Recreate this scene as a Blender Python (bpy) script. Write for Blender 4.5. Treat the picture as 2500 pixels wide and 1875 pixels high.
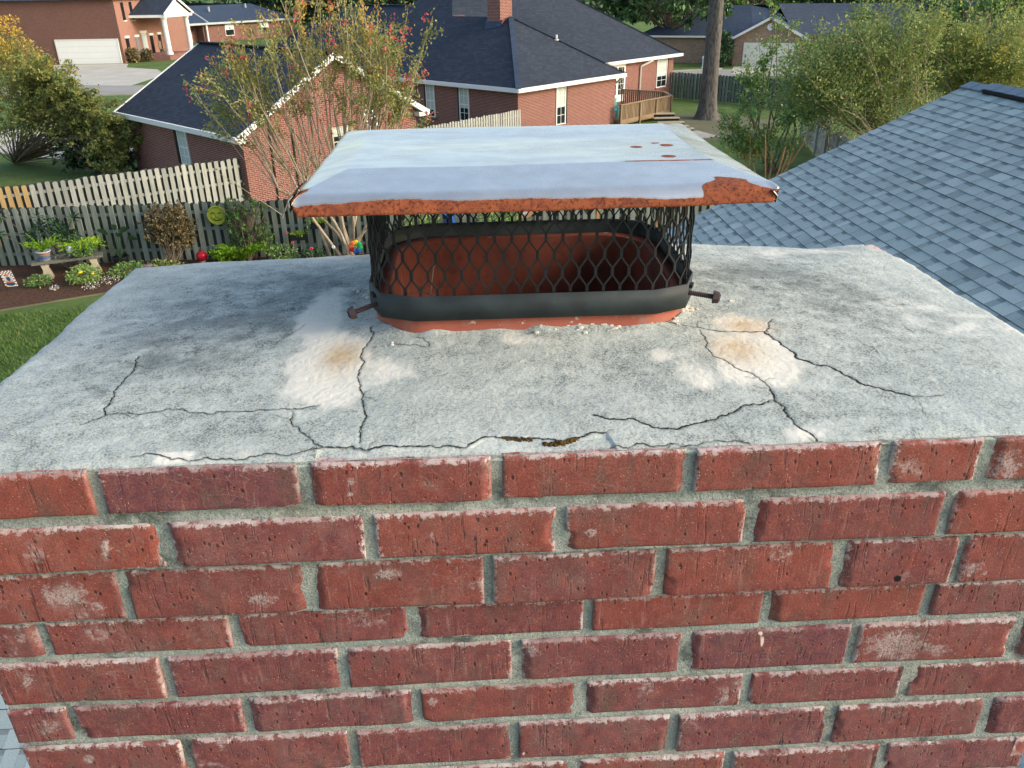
import bpy, math, random
import numpy as np
from mathutils import Vector, Matrix
R=math.radians
for o in list(bpy.data.objects): bpy.data.objects.remove(o,do_unlink=True)
SC=bpy.context.scene; COL=SC.collection

# ---------------------------------------------------------------- camera
PITCH,YAW,ROLL=R(26.50827513),R(2.54767102),R(-0.81815849)
FPX,S,H=1977.68,2500/2212,7.3            # focal length in photo pixels, photo px per measuring px, eye height
_f0=np.array([math.sin(YAW),math.cos(YAW),0]);_r0=np.array([math.cos(YAW),-math.sin(YAW),0]);_u0=np.array([0,0,1.])
FW=_f0*math.cos(PITCH)-_u0*math.sin(PITCH);_u=_u0*math.cos(PITCH)+_f0*math.sin(PITCH)
RT=_r0*math.cos(ROLL)+_u*math.sin(ROLL);UP=_u*math.cos(ROLL)-_r0*math.sin(ROLL)
CAM=np.array([0,0,H])
cam=bpy.data.cameras.new('camera');camo=bpy.data.objects.new('camera',cam);COL.objects.link(camo)
cam.sensor_fit='HORIZONTAL';cam.sensor_width=36;cam.lens=FPX/2500*36;cam.clip_start=.05;cam.clip_end=2000
camo.matrix_world=Matrix([[RT[i],UP[i],-FW[i],CAM[i]] for i in range(3)]+[[0,0,0,1]])
SC.camera=camo
# ---------------------------------------------------------------- light
SUN_EL,SUN_AZ=R(24),R(106)               # azimuth clockwise from +y: low, to the right and a little behind the camera
W=bpy.data.worlds.new('World');SC.world=W;W.use_nodes=True
nt=W.node_tree;bg=nt.nodes['Background'];sky=nt.nodes.new('ShaderNodeTexSky');sky.sky_type='NISHITA';sky.sun_disc=False
sky.sun_elevation=SUN_EL;sky.sun_rotation=SUN_AZ;sky.air_density=1.0;sky.dust_density=3.0;sky.ozone_density=.35
nt.links.new(sky.outputs[0],bg.inputs[0]);bg.inputs[1].default_value=.15
sl=bpy.data.lights.new('sun','SUN');sl.energy=.65;sl.angle=R(12);sl.color=(1,.96,.90)
so=bpy.data.objects.new('sun',sl);COL.objects.link(so)
sd=Vector((math.sin(SUN_AZ)*math.cos(SUN_EL),math.cos(SUN_AZ)*math.cos(SUN_EL),math.sin(SUN_EL)))
so.rotation_euler=(-sd).to_track_quat('-Z','Y').to_euler();so.location=(30,-20,40)
SC.view_settings.view_transform='Standard';SC.view_settings.look='None';SC.view_settings.exposure=1.1;SC.view_settings.gamma=1

# ---------------------------------------------------------------- measuring
def ray(u,v):
    return FW+RT*((u*S-1250)/FPX)-UP*((v*S-937.5)/FPX)
def zp(u,v,z): w=ray(u,v);return CAM+w*((z-H)/w[2])
def yp(u,v,y): w=ray(u,v);return CAM+w*(y/w[1])
# ---------------------------------------------------------------- noise
def vnoise(x,y,seed=0):
    xi=np.floor(x).astype(np.int64);yi=np.floor(y).astype(np.int64);fx=x-xi;fy=y-yi
    fx=fx*fx*(3-2*fx);fy=fy*fy*(3-2*fy)
    def h(a,b):
        n=(a*374761393+b*668265263+seed*144269504)&0x7fffffff;n=((n^(n>>13))*1274126177)&0x7fffffff
        return ((n^(n>>16))&0xffff)/65535.
    return (h(xi,yi)*(1-fx)+h(xi+1,yi)*fx)*(1-fy)+(h(xi,yi+1)*(1-fx)+h(xi+1,yi+1)*fx)*fy
def fbm(x,y,o=4,seed=0):
    s=0;a=.5;t=0
    for k in range(o): s=s+a*vnoise(x*2**k,y*2**k,seed+k*17);t+=a;a*=.5
    return s/t-.5
def sst(a,b,x): t=np.clip((x-a)/(b-a),0,1);return t*t*(3-2*t)
# ---------------------------------------------------------------- materials
def hx(s):
    c=[int(s[i:i+2],16)/255 for i in (1,3,5)]
    return tuple((v/12.92 if v<.04045 else ((v+.055)/1.055)**2.4) for v in c)+(1,)
class G:
    def __init__(s,name):
        s.m=bpy.data.materials.new(name);s.m.use_nodes=True;s.t=s.m.node_tree;s.p=s.t.nodes['Principled BSDF']
        s.p.inputs['Specular IOR Level'].default_value=.3
    def n(s,ty,ins=None,**kw):
        x=s.t.nodes.new('ShaderNode'+ty)
        for k,v in kw.items(): setattr(x,k,v)
        for k,v in (ins or {}).items(): s.set(x.inputs[k],v)
        return x
    def set(s,i,v):
        if hasattr(v,'is_output'): s.t.links.new(v,i)
        else: i.default_value=v
    def tc(s,k='Object'): return s.n('TexCoord').outputs[k]
    def uv(s): return s.tc('UV')
    def sc(s,v,k): return s.n('Mapping',{0:v,3:k}).outputs[0]
    def noise(s,v,sc,det=4,ro=.55,dist=0): return s.n('TexNoise',{'Vector':v,'Scale':sc,'Detail':det,'Roughness':ro,'Distortion':dist}).outputs[0]
    def vor(s,v,sc,out=0,feat='F1'): return s.n('TexVoronoi',{'Vector':v,'Scale':sc},feature=feat).outputs[out]
    def rng(s,f,a,b,c=0.,d=1.): return s.n('MapRange',{0:f,1:a,2:b,3:c,4:d}).outputs[0]
    def mx(s,f,a,b,bl='MIX'):
        x=s.n('Mix',data_type='RGBA',blend_type=bl);s.set(x.inputs[0],f);s.set(x.inputs[6],a);s.set(x.inputs[7],b);return x.outputs[2]
    def ma(s,op,a,b=0.,c=0.):
        x=s.n('Math',operation=op,use_clamp=False);s.set(x.inputs[0],a);s.set(x.inputs[1],b);s.set(x.inputs[2],c);return x.outputs[0]
    def ramp(s,f,stops):
        x=s.n('ValToRGB',{0:f});e=x.color_ramp.elements
        for k,(p,c) in enumerate(stops):
            q=e[k] if k<2 else e.new(p)
            q.position=p;q.color=c
        return x.outputs[0]
    def attr(s,nm,out=2): return s.n('Attribute',attribute_name=nm).outputs[out]
    def sep(s,v):
        x=s.n('SeparateColor',{0:v});return x.outputs
    def bump(s,h,st=.5,d=.01,nrm=None):
        x=s.n('Bump',{'Strength':st,'Distance':d,'Height':h})
        if nrm: s.set(x.inputs['Normal'],nrm)
        s.set(s.p.inputs['Normal'],x.outputs[0]);return x.outputs[0]
    def done(s,col,rough=.8,metal=0.):
        s.set(s.p.inputs['Base Color'],col);s.set(s.p.inputs['Roughness'],rough);s.set(s.p.inputs['Metallic'],metal);return s.m
M={}
def simple(k,c,rough=.7,metal=0,var=.25,sc=6.,bump=0.):
    g=G(k);v=g.tc();n=g.noise(v,sc,5);c=hx(c) if isinstance(c,str) else c
    d=tuple(x*(1-var) for x in c[:3])+(1,);l=tuple(min(1,x*(1+var)) for x in c[:3])+(1,)
    if bump: g.bump(g.noise(v,sc*6,3),.5,bump)
    M[k]=g.done(g.mx(n,d,l),rough,metal);return M[k]

def mat_brick():
    g=G('chimney_brick');v=g.tc();a=g.sep(g.attr('edge',0));sd=g.attr('seed');s2=g.attr('seedb');mk=g.sep(g.attr('marks',0))
    base=g.ramp(sd,[(0,hx('#8c4437')),(.25,hx('#833f38')),(.5,hx('#753a3b')),(.8,hx('#67353e')),(1,hx('#603947'))])
    big=g.noise(v,9,4,.6);base=g.mx(g.rng(big,.3,.7,0,.55),base,g.mx(.5,base,hx('#74423c'),'MIX'))
    base=g.mx(g.rng(g.noise(v,60,3),.35,.7,0,.35),base,hx('#b0604e'))
    # wire-cut drag lines running up the face, and small pits
    st=g.noise(g.sc(v,(150,40,14)),1,3,.6);stm=g.rng(st,.575,.64);brk=g.rng(g.noise(v,26,2),.46,.58);stm=g.ma('MULTIPLY',stm,brk)
    base=g.mx(g.ma('MULTIPLY',stm,g.rng(s2,0,1,.25,.8)),base,hx('#40292a'))
    ps=g.ma('MULTIPLY',g.rng(g.noise(g.sc(v,(230,40,18)),1,3,.6),.56,.66),g.rng(g.noise(v,19,3),.45,.6));base=g.mx(g.ma('MULTIPLY',ps,g.rng(s2,0,1,.5,.1)),base,hx('#a9837c'))
    pit=g.ma('MULTIPLY',g.rng(g.vor(g.sc(v,(1,.6,.6)),120),.24,.14),g.rng(g.ma('ADD',g.noise(v,60,2),g.rng(s2,0,1,-.05,.05)),.47,.54))
    base=g.mx(g.ma('MULTIPLY',pit,.9),base,hx('#271a18'))
    fl=g.ma('MULTIPLY',g.rng(g.vor(v,230),.2,.12),g.rng(g.noise(v,55,2),.52,.57));base=g.mx(g.ma('MULTIPLY',fl,.7),base,hx('#d0a898'))
    # fine map cracks
    ck=g.rng(g.vor(g.sc(v,(1,1,2.4)),42,0,'DISTANCE_TO_EDGE'),.028,.0);ck=g.ma('MULTIPLY',ck,g.rng(g.noise(v,11,3),.5,.6))
    base=g.mx(g.ma('MULTIPLY',ck,.6),base,hx('#8d8178'))
    # grey grime patches, streaked downwards
    gr=g.rng(g.noise(g.sc(v,(1,1,.5)),24,5,.65),.5,.72,0,.7);base=g.mx(gr,base,hx('#5d5049'))
    fi=g.ma('MULTIPLY',g.rng(g.noise(g.sc(v,(1,1,.6)),30,6,.72),.42,.68),g.rng(s2,0,1,.04,.28));base=g.mx(fi,base,hx('#a58580'))
    gn=g.noise(v,520,3,.8);base=g.mx(g.rng(gn,.5,.66,0,.5),base,hx('#54332f'));base=g.mx(g.rng(gn,.5,.36,0,.22),base,hx('#b28a80'))
    # pale mortar bloom along the arrises (top edge strongest) and in loose smears
    nz=g.noise(v,130,5,.75);nz2=g.noise(v,24,4,.7)
    et=g.ma('ADD',a[0],g.ma('MULTIPLY',g.ma('SUBTRACT',nz,.5),1.1));et=g.rng(et,.13,.05)
    et=g.ma('MULTIPLY',et,g.rng(nz2,.38,.48))
    es=g.ma('ADD',a[1],g.ma('MULTIPLY',g.ma('SUBTRACT',nz,.5),.9));es=g.ma('MULTIPLY',g.rng(es,.13,.05),g.rng(g.noise(v,13,2),.4,.6))
    eb=g.ma('ADD',a[2],g.ma('MULTIPLY',g.ma('SUBTRACT',nz,.5),.5));eb=g.ma('MULTIPLY',g.rng(eb,.09,.01),g.rng(g.noise(v,15,2),.5,.66))
    sm=g.ma('MULTIPLY',g.rng(g.noise(v,16,6,.74),.585,.66),g.rng(nz,.40,.56))
    sm=g.ma('MAXIMUM',g.ma('MULTIPLY',sm,g.rng(s2,.2,1,0,1)),g.ma('MULTIPLY',g.rng(g.ma('ADD',mk[0],g.ma('MULTIPLY',g.ma('SUBTRACT',g.noise(v,110,6,.8),.5),2.4)),.42,.72),g.ma('MULTIPLY',g.rng(mk[0],.05,.3),g.rng(g.noise(v,330,3,.8),.38,.56,.1,1.))))
    et=g.ma('MULTIPLY',et,g.rng(s2,0,.35,.45,1.));es=g.ma('MULTIPLY',es,g.rng(g.ma('FRACT',g.ma('MULTIPLY',s2,7.3)),.1,.7,.15,1.))
    w=g.ma('MAXIMUM',g.ma('MAXIMUM',et,es),g.ma('MAXIMUM',eb,g.ma('MULTIPLY',sm,.8)))
    base=g.mx(g.ma('MULTIPLY',w,g.rng(g.noise(v,38,4,.7),.3,.65,.35,.85)),base,g.mx(g.noise(v,30,2),hx('#c3b0b0'),hx('#d8d8d3')))
    base=g.mx(g.rng(mk[1],.35,.6),base,hx('#101215'));base=g.mx(g.rng(mk[2],.35,.6),base,hx('#e6cfc0'))
    h=g.ma('SUBTRACT',g.ma('SUBTRACT',g.ma('ADD',g.ma('MULTIPLY',g.noise(v,420,3,.6),.5),g.ma('MULTIPLY',w,.5)),g.ma('MULTIPLY',pit,1.6)),g.ma('MULTIPLY',stm,1.0))
    g.bump(h,.55,.0016);return g.done(base,.85)
def mat_mortar():
    g=G('mortar');v=g.tc();n=g.noise(v,22,5,.6);c=g.mx(g.rng(n,.35,.65),hx('#9aa29b'),hx('#b4bab2'))
    c=g.mx(g.ma('MULTIPLY',g.rng(g.noise(v,15,6,.78),.51,.62),.8),c,hx('#3f4640'));c=g.mx(g.rng(g.noise(g.sc(v,(.5,1,1)),12,4),.52,.66,0,.75),c,hx('#b3b4a6'));c=g.mx(g.rng(g.noise(v,420,3,.8),.5,.62,0,.65),c,hx('#565b53'));c=g.mx(g.rng(g.noise(v,60,4,.7),.6,.68,0,.7),c,hx('#cfd0ca'))
    g.bump(g.ma('ADD',g.noise(v,380,4,.7),g.ma('MULTIPLY',g.noise(v,70,3),1.)),.9,.003);return g.done(c,.95)
def mat_crown():
    g=G('concrete_crown');v=g.tc();a=g.attr('mask',0);r,gg,b=g.sep(a)[:3];al=g.attr('grime')
    c=g.mx(g.rng(g.noise(v,14,5,.6),.3,.7),hx('#adb6b0'),hx('#cad1c9'))
    grit=g.noise(v,430,1.5,.6);mott=g.noise(g.sc(v,(1,1.3,1)),26,6,.68);m2=g.noise(v,75,4,.65)
    gm=g.ma('MULTIPLY',g.rng(g.ma('ADD',mott,g.ma('MULTIPLY',g.ma('SUBTRACT',m2,.5),.35)),.36,.66),al)
    c=g.mx(g.ma('MULTIPLY',gm,.9),c,hx('#8b948f'))
    c=g.mx(g.ma('MULTIPLY',g.rng(grit,.50,.58),g.ma('ADD',g.ma('MULTIPLY',gm,.8),.2)),c,hx('#4f5450'))
    dk=g.ma('MULTIPLY',g.rng(m2,.56,.68),g.ma('MULTIPLY',g.rng(mott,.5,.62),al));c=g.mx(g.ma('MULTIPLY',dk,.7),c,hx('#454b4a'))
    c=g.mx(g.ma('MULTIPLY',g.rng(al,.72,1.),g.rng(g.noise(v,11,5,.65),.42,.58,0,.65)),c,hx('#69726f'))
    c=g.mx(gg,c,hx('#dcdbcf'));c=g.mx(g.ma('MULTIPLY',b,g.rng(g.noise(v,70,4),.25,.6,.5,1.)),c,hx('#c0a479'))
    wh=g.ma('MULTIPLY',g.rng(g.vor(v,70),.09,.05),g.rng(g.noise(v,33,2),.6,.68));c=g.mx(g.ma('MULTIPLY',wh,.8),c,hx('#e6e6e2'))
    c=g.mx(r,c,hx('#23231f'))
    g.bump(g.ma('ADD',g.noise(v,480,5,.75),g.ma('MULTIPLY',m2,.6)),.6,.0016);return g.done(c,.95)
def mat_hood():
    g=G('galvanised_sheet');v=g.tc();ru=g.attr('rust');n=g.noise(v,260,4,.7);n2=g.noise(v,70,4,.65)
    m=g.rng(g.ma('ADD',ru,g.ma('MULTIPLY',g.ma('SUBTRACT',n2,.5),.35)),.47,.53)
    halo=g.rng(g.ma('ADD',ru,g.ma('MULTIPLY',g.ma('SUBTRACT',n2,.5),.4)),.30,.48)
    z=g.mx(g.rng(g.noise(v,40,3),.3,.7),hx('#dcdad2'),hx('#eae8e0'));z=g.mx(g.ma('MULTIPLY',halo,.5),z,hx('#c5b896'))
    rc=g.mx(g.rng(n2,.35,.68),hx('#9c5634'),hx('#743d2a'));rc=g.mx(g.ma('MULTIPLY',g.rng(n,.52,.6),.75),rc,hx('#43201a'))
    wd=g.ma('MULTIPLY',g.rng(g.vor(v,38),.08,.04),g.rng(g.noise(v,12,2),.62,.68));z=g.mx(wd,z,hx('#f2f4f4'))
    g.bump(g.ma('ADD',g.ma('MULTIPLY',g.ma('MULTIPLY',n,m),1.),g.ma('MULTIPLY',g.noise(v,14,2),.1)),.5,.002)
    return g.done(g.mx(m,z,rc),g.rng(m,0,1,g.rng(g.noise(g.sc(v,(1,3,1)),9,6,.7),.35,.7,.14,.36),.9),g.rng(m,0,1,.86,0.))
def mat_terracotta():
    g=G('terracotta');v=g.tc();c=g.mx(g.rng(g.noise(v,12,4),.3,.7),hx('#94503f'),hx('#a35c48'))
    c=g.mx(g.rng(g.noise(g.sc(v,(1,1,.3)),30,4),.6,.8,0,.6),c,hx('#8a4636'));c=g.mx(g.rng(g.noise(v,35,5,.7),.5,.68,0,.6),c,hx('#8f7266'));c=g.mx(g.ma('MULTIPLY',g.rng(g.noise(v,60,4,.7),.62,.68),.8),c,hx('#d6ccbc'))
    g.bump(g.noise(v,180,3),.3,.001);return g.done(c,.75)
def mat_soot():
    g=G('sooty_flue_tile');v=g.tc();c=g.mx(g.rng(g.noise(g.sc(v,(1,1,.5)),9,5,.65),.35,.7),hx('#8a4a38'),hx('#552c24'));c=g.mx(g.rng(g.noise(v,60,4,.7),.55,.7,0,.6),c,hx('#33201c'));return g.done(c,.9)
def mat_black(nm,col,rough):
    g=G(nm);v=g.tc();n=g.noise(v,30,4);g.bump(g.noise(v,300,2),.2,.0006)
    return g.done(g.mx(g.rng(n,.3,.7),hx(col),tuple(x*1.8 for x in hx(col)[:3])+(1,)),rough)
def mat_wallbrick(nm,c1,c2,mo,dark=.5):
    g=G(nm);u=g.uv()
    b=g.n('TexBrick',{'Vector':u,'Color1':hx(c1),'Color2':hx(c2),'Mortar':hx(mo),'Scale':1.,'Mortar Size':.010,'Mortar Smooth':.3,'Bias':0.,'Brick Width':.203,'Row Height':.068})
    c=g.mx(g.rng(g.noise(u,.7,4),.35,.75,0,.35),b.outputs[0],g.mx(dark,b.outputs[0],hx('#4a2a26')))
    c=g.mx(g.rng(g.noise(u,5,3),.4,.7,0,.3),c,hx(c2))
    g.bump(b.outputs[1],-.4,.006);return g.done(c,.9)
def mat_shingle_uv(nm,ca,cb,cc,row=.145,dark=.75):
    g=G(nm);u=g.uv();se=g.n('SeparateXYZ',{0:u}).outputs
    b=g.n('TexBrick',{'Vector':u,'Color1':hx(ca),'Color2':hx(cb),'Mortar':hx(cc),'Scale':1.,'Mortar Size':.012,'Mortar Smooth':.6,'Bias':.1,'Brick Width':.3,'Row Height':row},offset=.37)
    c=g.mx(g.rng(g.noise(u,1.1,5,.65),.3,.7,0,.5),b.outputs[0],hx(cb));c=g.mx(g.rng(g.noise(u,.35,4,.6),.4,.75,0,.35),c,hx(cc))
    c=g.mx(g.rng(g.noise(u,28,3,.7),.5,.8,0,.5),c,hx(ca))
    g.bump(b.outputs[1],-.6,.012);return g.done(c,.85)
def mat_tab():
    g=G('slate_blue_shingle');v=g.tc();t=g.attr('tint')
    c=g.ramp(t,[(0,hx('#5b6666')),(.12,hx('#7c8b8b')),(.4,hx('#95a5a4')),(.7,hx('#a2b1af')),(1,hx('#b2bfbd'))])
    n=g.noise(v,120,3,.75);c=g.mx(g.rng(n,.35,.7,0,.45),c,hx('#b3c0be'));c=g.mx(g.rng(g.noise(v,170,2,.7),.52,.7,0,.55),c,hx('#4a5963'))
    c=g.mx(g.rng(g.noise(v,1.3,4),.4,.7,0,.25),c,hx('#747f80'))
    g.bump(n,.6,.004);return g.done(c,.92)
def mat_wood(nm,a,b,d):
    g=G(nm);v=g.tc();t=g.attr('tint');c=g.mx(g.rng(t,1.4,1.6),g.mx(t,hx(a),hx(b)),hx('#c4a46c'));st=g.noise(g.sc(v,(14,14,1.2)),1.6,5,.65)
    c=g.mx(g.rng(st,.45,.75,0,.7),c,hx(d));c=g.mx(g.rng(g.noise(g.sc(v,(1,1,.5)),2.2,4),.5,.8,0,.5),c,hx(d));return g.done(c,.9)
def mat_leaf(nm,cols,trans=.3):
    g=G(nm);t=g.attr('tint');st=[(i/(len(cols)-1),hx(c)) for i,c in enumerate(cols)];c=g.ramp(t,st)
    g.p.inputs['Roughness'].default_value=.6;g.set(g.p.inputs['Base Color'],c)
    tr=g.n('BsdfTranslucent',{0:c});ms=g.n('MixShader',{0:trans,1:g.p.outputs[0],2:tr.outputs[0]})
    g.t.links.new(ms.outputs[0],g.t.nodes['Material Output'].inputs[0]);return g.m
def mat_grass():
    g=G('lawn');v=g.tc();n=g.noise(v,.35,5,.6);c=g.mx(g.rng(n,.3,.7),hx('#5a7a3a'),hx('#728a46'))
    c=g.mx(g.rng(g.noise(v,9,4,.7),.4,.7,0,.6),c,hx('#466330'));c=g.mx(g.rng(g.noise(v,1.3,5,.7),.45,.65,0,.5),c,hx('#4b5d33'));c=g.mx(g.rng(g.noise(v,70,2,.8),.45,.7,0,.5),c,hx('#35491f'));c=g.mx(g.rng(g.noise(v,30,3,.7),.55,.75,0,.6),c,hx('#7d8c50'))
    c=g.mx(g.rng(g.noise(v,.11,4),.55,.75,0,.5),c,hx('#85804f'));g.bump(g.noise(v,26,4,.8),1.,.06);return g.done(c,.95)
def mat_mulch():
    g=G('mulch');v=g.tc();c=g.mx(g.rng(g.noise(v,11,5,.75),.35,.65),hx('#3b2b22'),hx('#6b4c3a'));c=g.mx(g.rng(g.vor(v,9),.12,.05),c,hx('#9a7a60'))
    g.bump(g.noise(v,18,4,.8),1.,.05);return g.done(c,.95)
def mat_conc(nm,a,b):
    g=G(nm);v=g.tc();c=g.mx(g.rng(g.noise(v,.5,5,.65),.3,.7),hx(a),hx(b));c=g.mx(g.rng(g.noise(v,14,3),.5,.8,0,.3),c,hx('#77756c'));return g.done(c,.9)
def mat_bark(nm,a,b,d):
    g=G(nm);v=g.tc();n=g.vor(g.sc(v,(1,1,.35)),9,0);c=g.mx(g.rng(n,.1,.6),hx(b),hx(a));c=g.mx(g.rng(g.noise(v,4,4),.5,.7,0,.5),c,hx(d));g.bump(n,.8,.03);return g.done(c,.95)
M.update(brick=mat_brick(),mortar=mat_mortar(),crown=mat_crown(),hood=mat_hood(),terra=mat_terracotta(),soot=mat_soot(),
 screen=mat_black('black_expanded_steel','#171b1d',.5),band=mat_black('black_painted_steel','#2b3234',.62),bolt=mat_black('rusty_bolt','#33292a',.6),
 nbrick=mat_wallbrick('red_house_brick','#854a3d','#703d35','#b09a90',.45),fbrick=mat_wallbrick('brown_house_brick','#74493e','#643e35','#8f7a70',.3),
 pbrick=mat_wallbrick('sunlit_front_brick','#9c6c5a','#8d5f50','#b09588',.2),tbrick=mat_wallbrick('tan_mottled_brick','#a8866c','#7e6050','#b7a898',.3),
 droof=mat_shingle_uv('dark_slate_shingle','#3c4654','#2b333f','#1e252e'),broof=mat_shingle_uv('blue_grey_shingle','#44546a','#364457','#2a3443'),
 groof=mat_shingle_uv('grey_shingle','#5a6470','#4a535e','#3b434c'),tab=mat_tab(),
 fence=mat_wood('weathered_fence','#747c72','#98a095','#505a50'),fencelight=mat_wood('silvery_fence','#a2a59d','#bdbeb5','#787c73'),
 newwood=mat_wood('fresh_fence_wood','#c2a06a','#d0b280','#96764c'),fencedark=mat_wood('dark_grey_fence','#5f6c68','#7a8784','#3c4846'),  # fencedark: plain dark grey boards of the far fence
 fencemould=mat_wood('shaded_mouldy_fence_back','#3d463f','#545e55','#2c342e'),fencewhite=mat_wood('pale_fence','#b2b5ae','#c4c6be','#8c918c'),deckwood=mat_wood('brown_deck_wood','#7d6a52','#97836a','#54452f'),  # fencemould: mould, plus shade of the picket gaps put into the colour
 grass=mat_grass(),mulch=mat_mulch(),drive=mat_conc('driveway_concrete','#b0ac9f','#c6c2b5'),road=mat_conc('road','#8f8e87','#a2a098'),patio=mat_conc('patio','#9a988c','#aeaca0'),
 pine=mat_bark('pine_bark','#5e5b57','#3d3a37','#6d6964'),soil=mat_conc('bare_earth','#5b5c42','#716f55'),smooth_bark=mat_bark('pale_smooth_bark','#b0a08a','#8d7d69','#c8baa4'),twig=mat_bark('twig_bark','#7f7363','#5f5448','#93836e'))
simple('white','#e8e8e4',.5,0,.04,2);simple('cream','#dcdccf',.6,0,.05,2);simple('stone','#b3aa92',.9,0,.2,14,.004);simple('blind','#b9c3bd',.6,0,.08,3)
simple('dark','#15181a',.5);simple('glass','#1c2628',.08,0,.2);simple('grey','#7d8285',.6);simple('pot','#b9bec8',.5,0,.08,5);simple('potband','#b0705c',.6);simple('blackpot','#1e2224',.5)
simple('sunlime','#9aa63c',.5,0,.15,12);simple('crackdark','#2b2c28',1.);simple('red','#b01f30',.2,0,.1);simple('yellow','#e8c21e',.5,0,.05);simple('orange','#e0713f',.5,0,.05);simple('green','#27a35a',.5,0,.05)
simple('blue','#1f5aa8',.5,0,.05);simple('pink','#d8486a',.6,0,.1);simple('teal','#4fb3b0',.5,0,.08);simple('tanwood','#b48a5e',.8,0,.2);simple('navy','#2d4a68',.7,0,.05);simple('glasswhite','#cfd4cf',.25,0,.1,20)
simple('darkgreen','#2a4a46',.6);simple('rustleaf','#7a4a2c',.9,0,.4,8);simple('moss','#54401c',.95,0,.5,300,.002);simple('aluminium','#c8ccca',.4,.6,.05);simple('vent','#16191b',.9,0,.3,60,.004)
simple('ridgecap','#6d7f8d',.92,0,.3,40,.004);simple('plasterchip','#d5cfc2',.95,0,.15,60,.002);simple('driftwood','#6a6a60',.9,0,.4,10,.02);simple('gravel','#9a9a94',.9,0,.4,30,.01)
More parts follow.
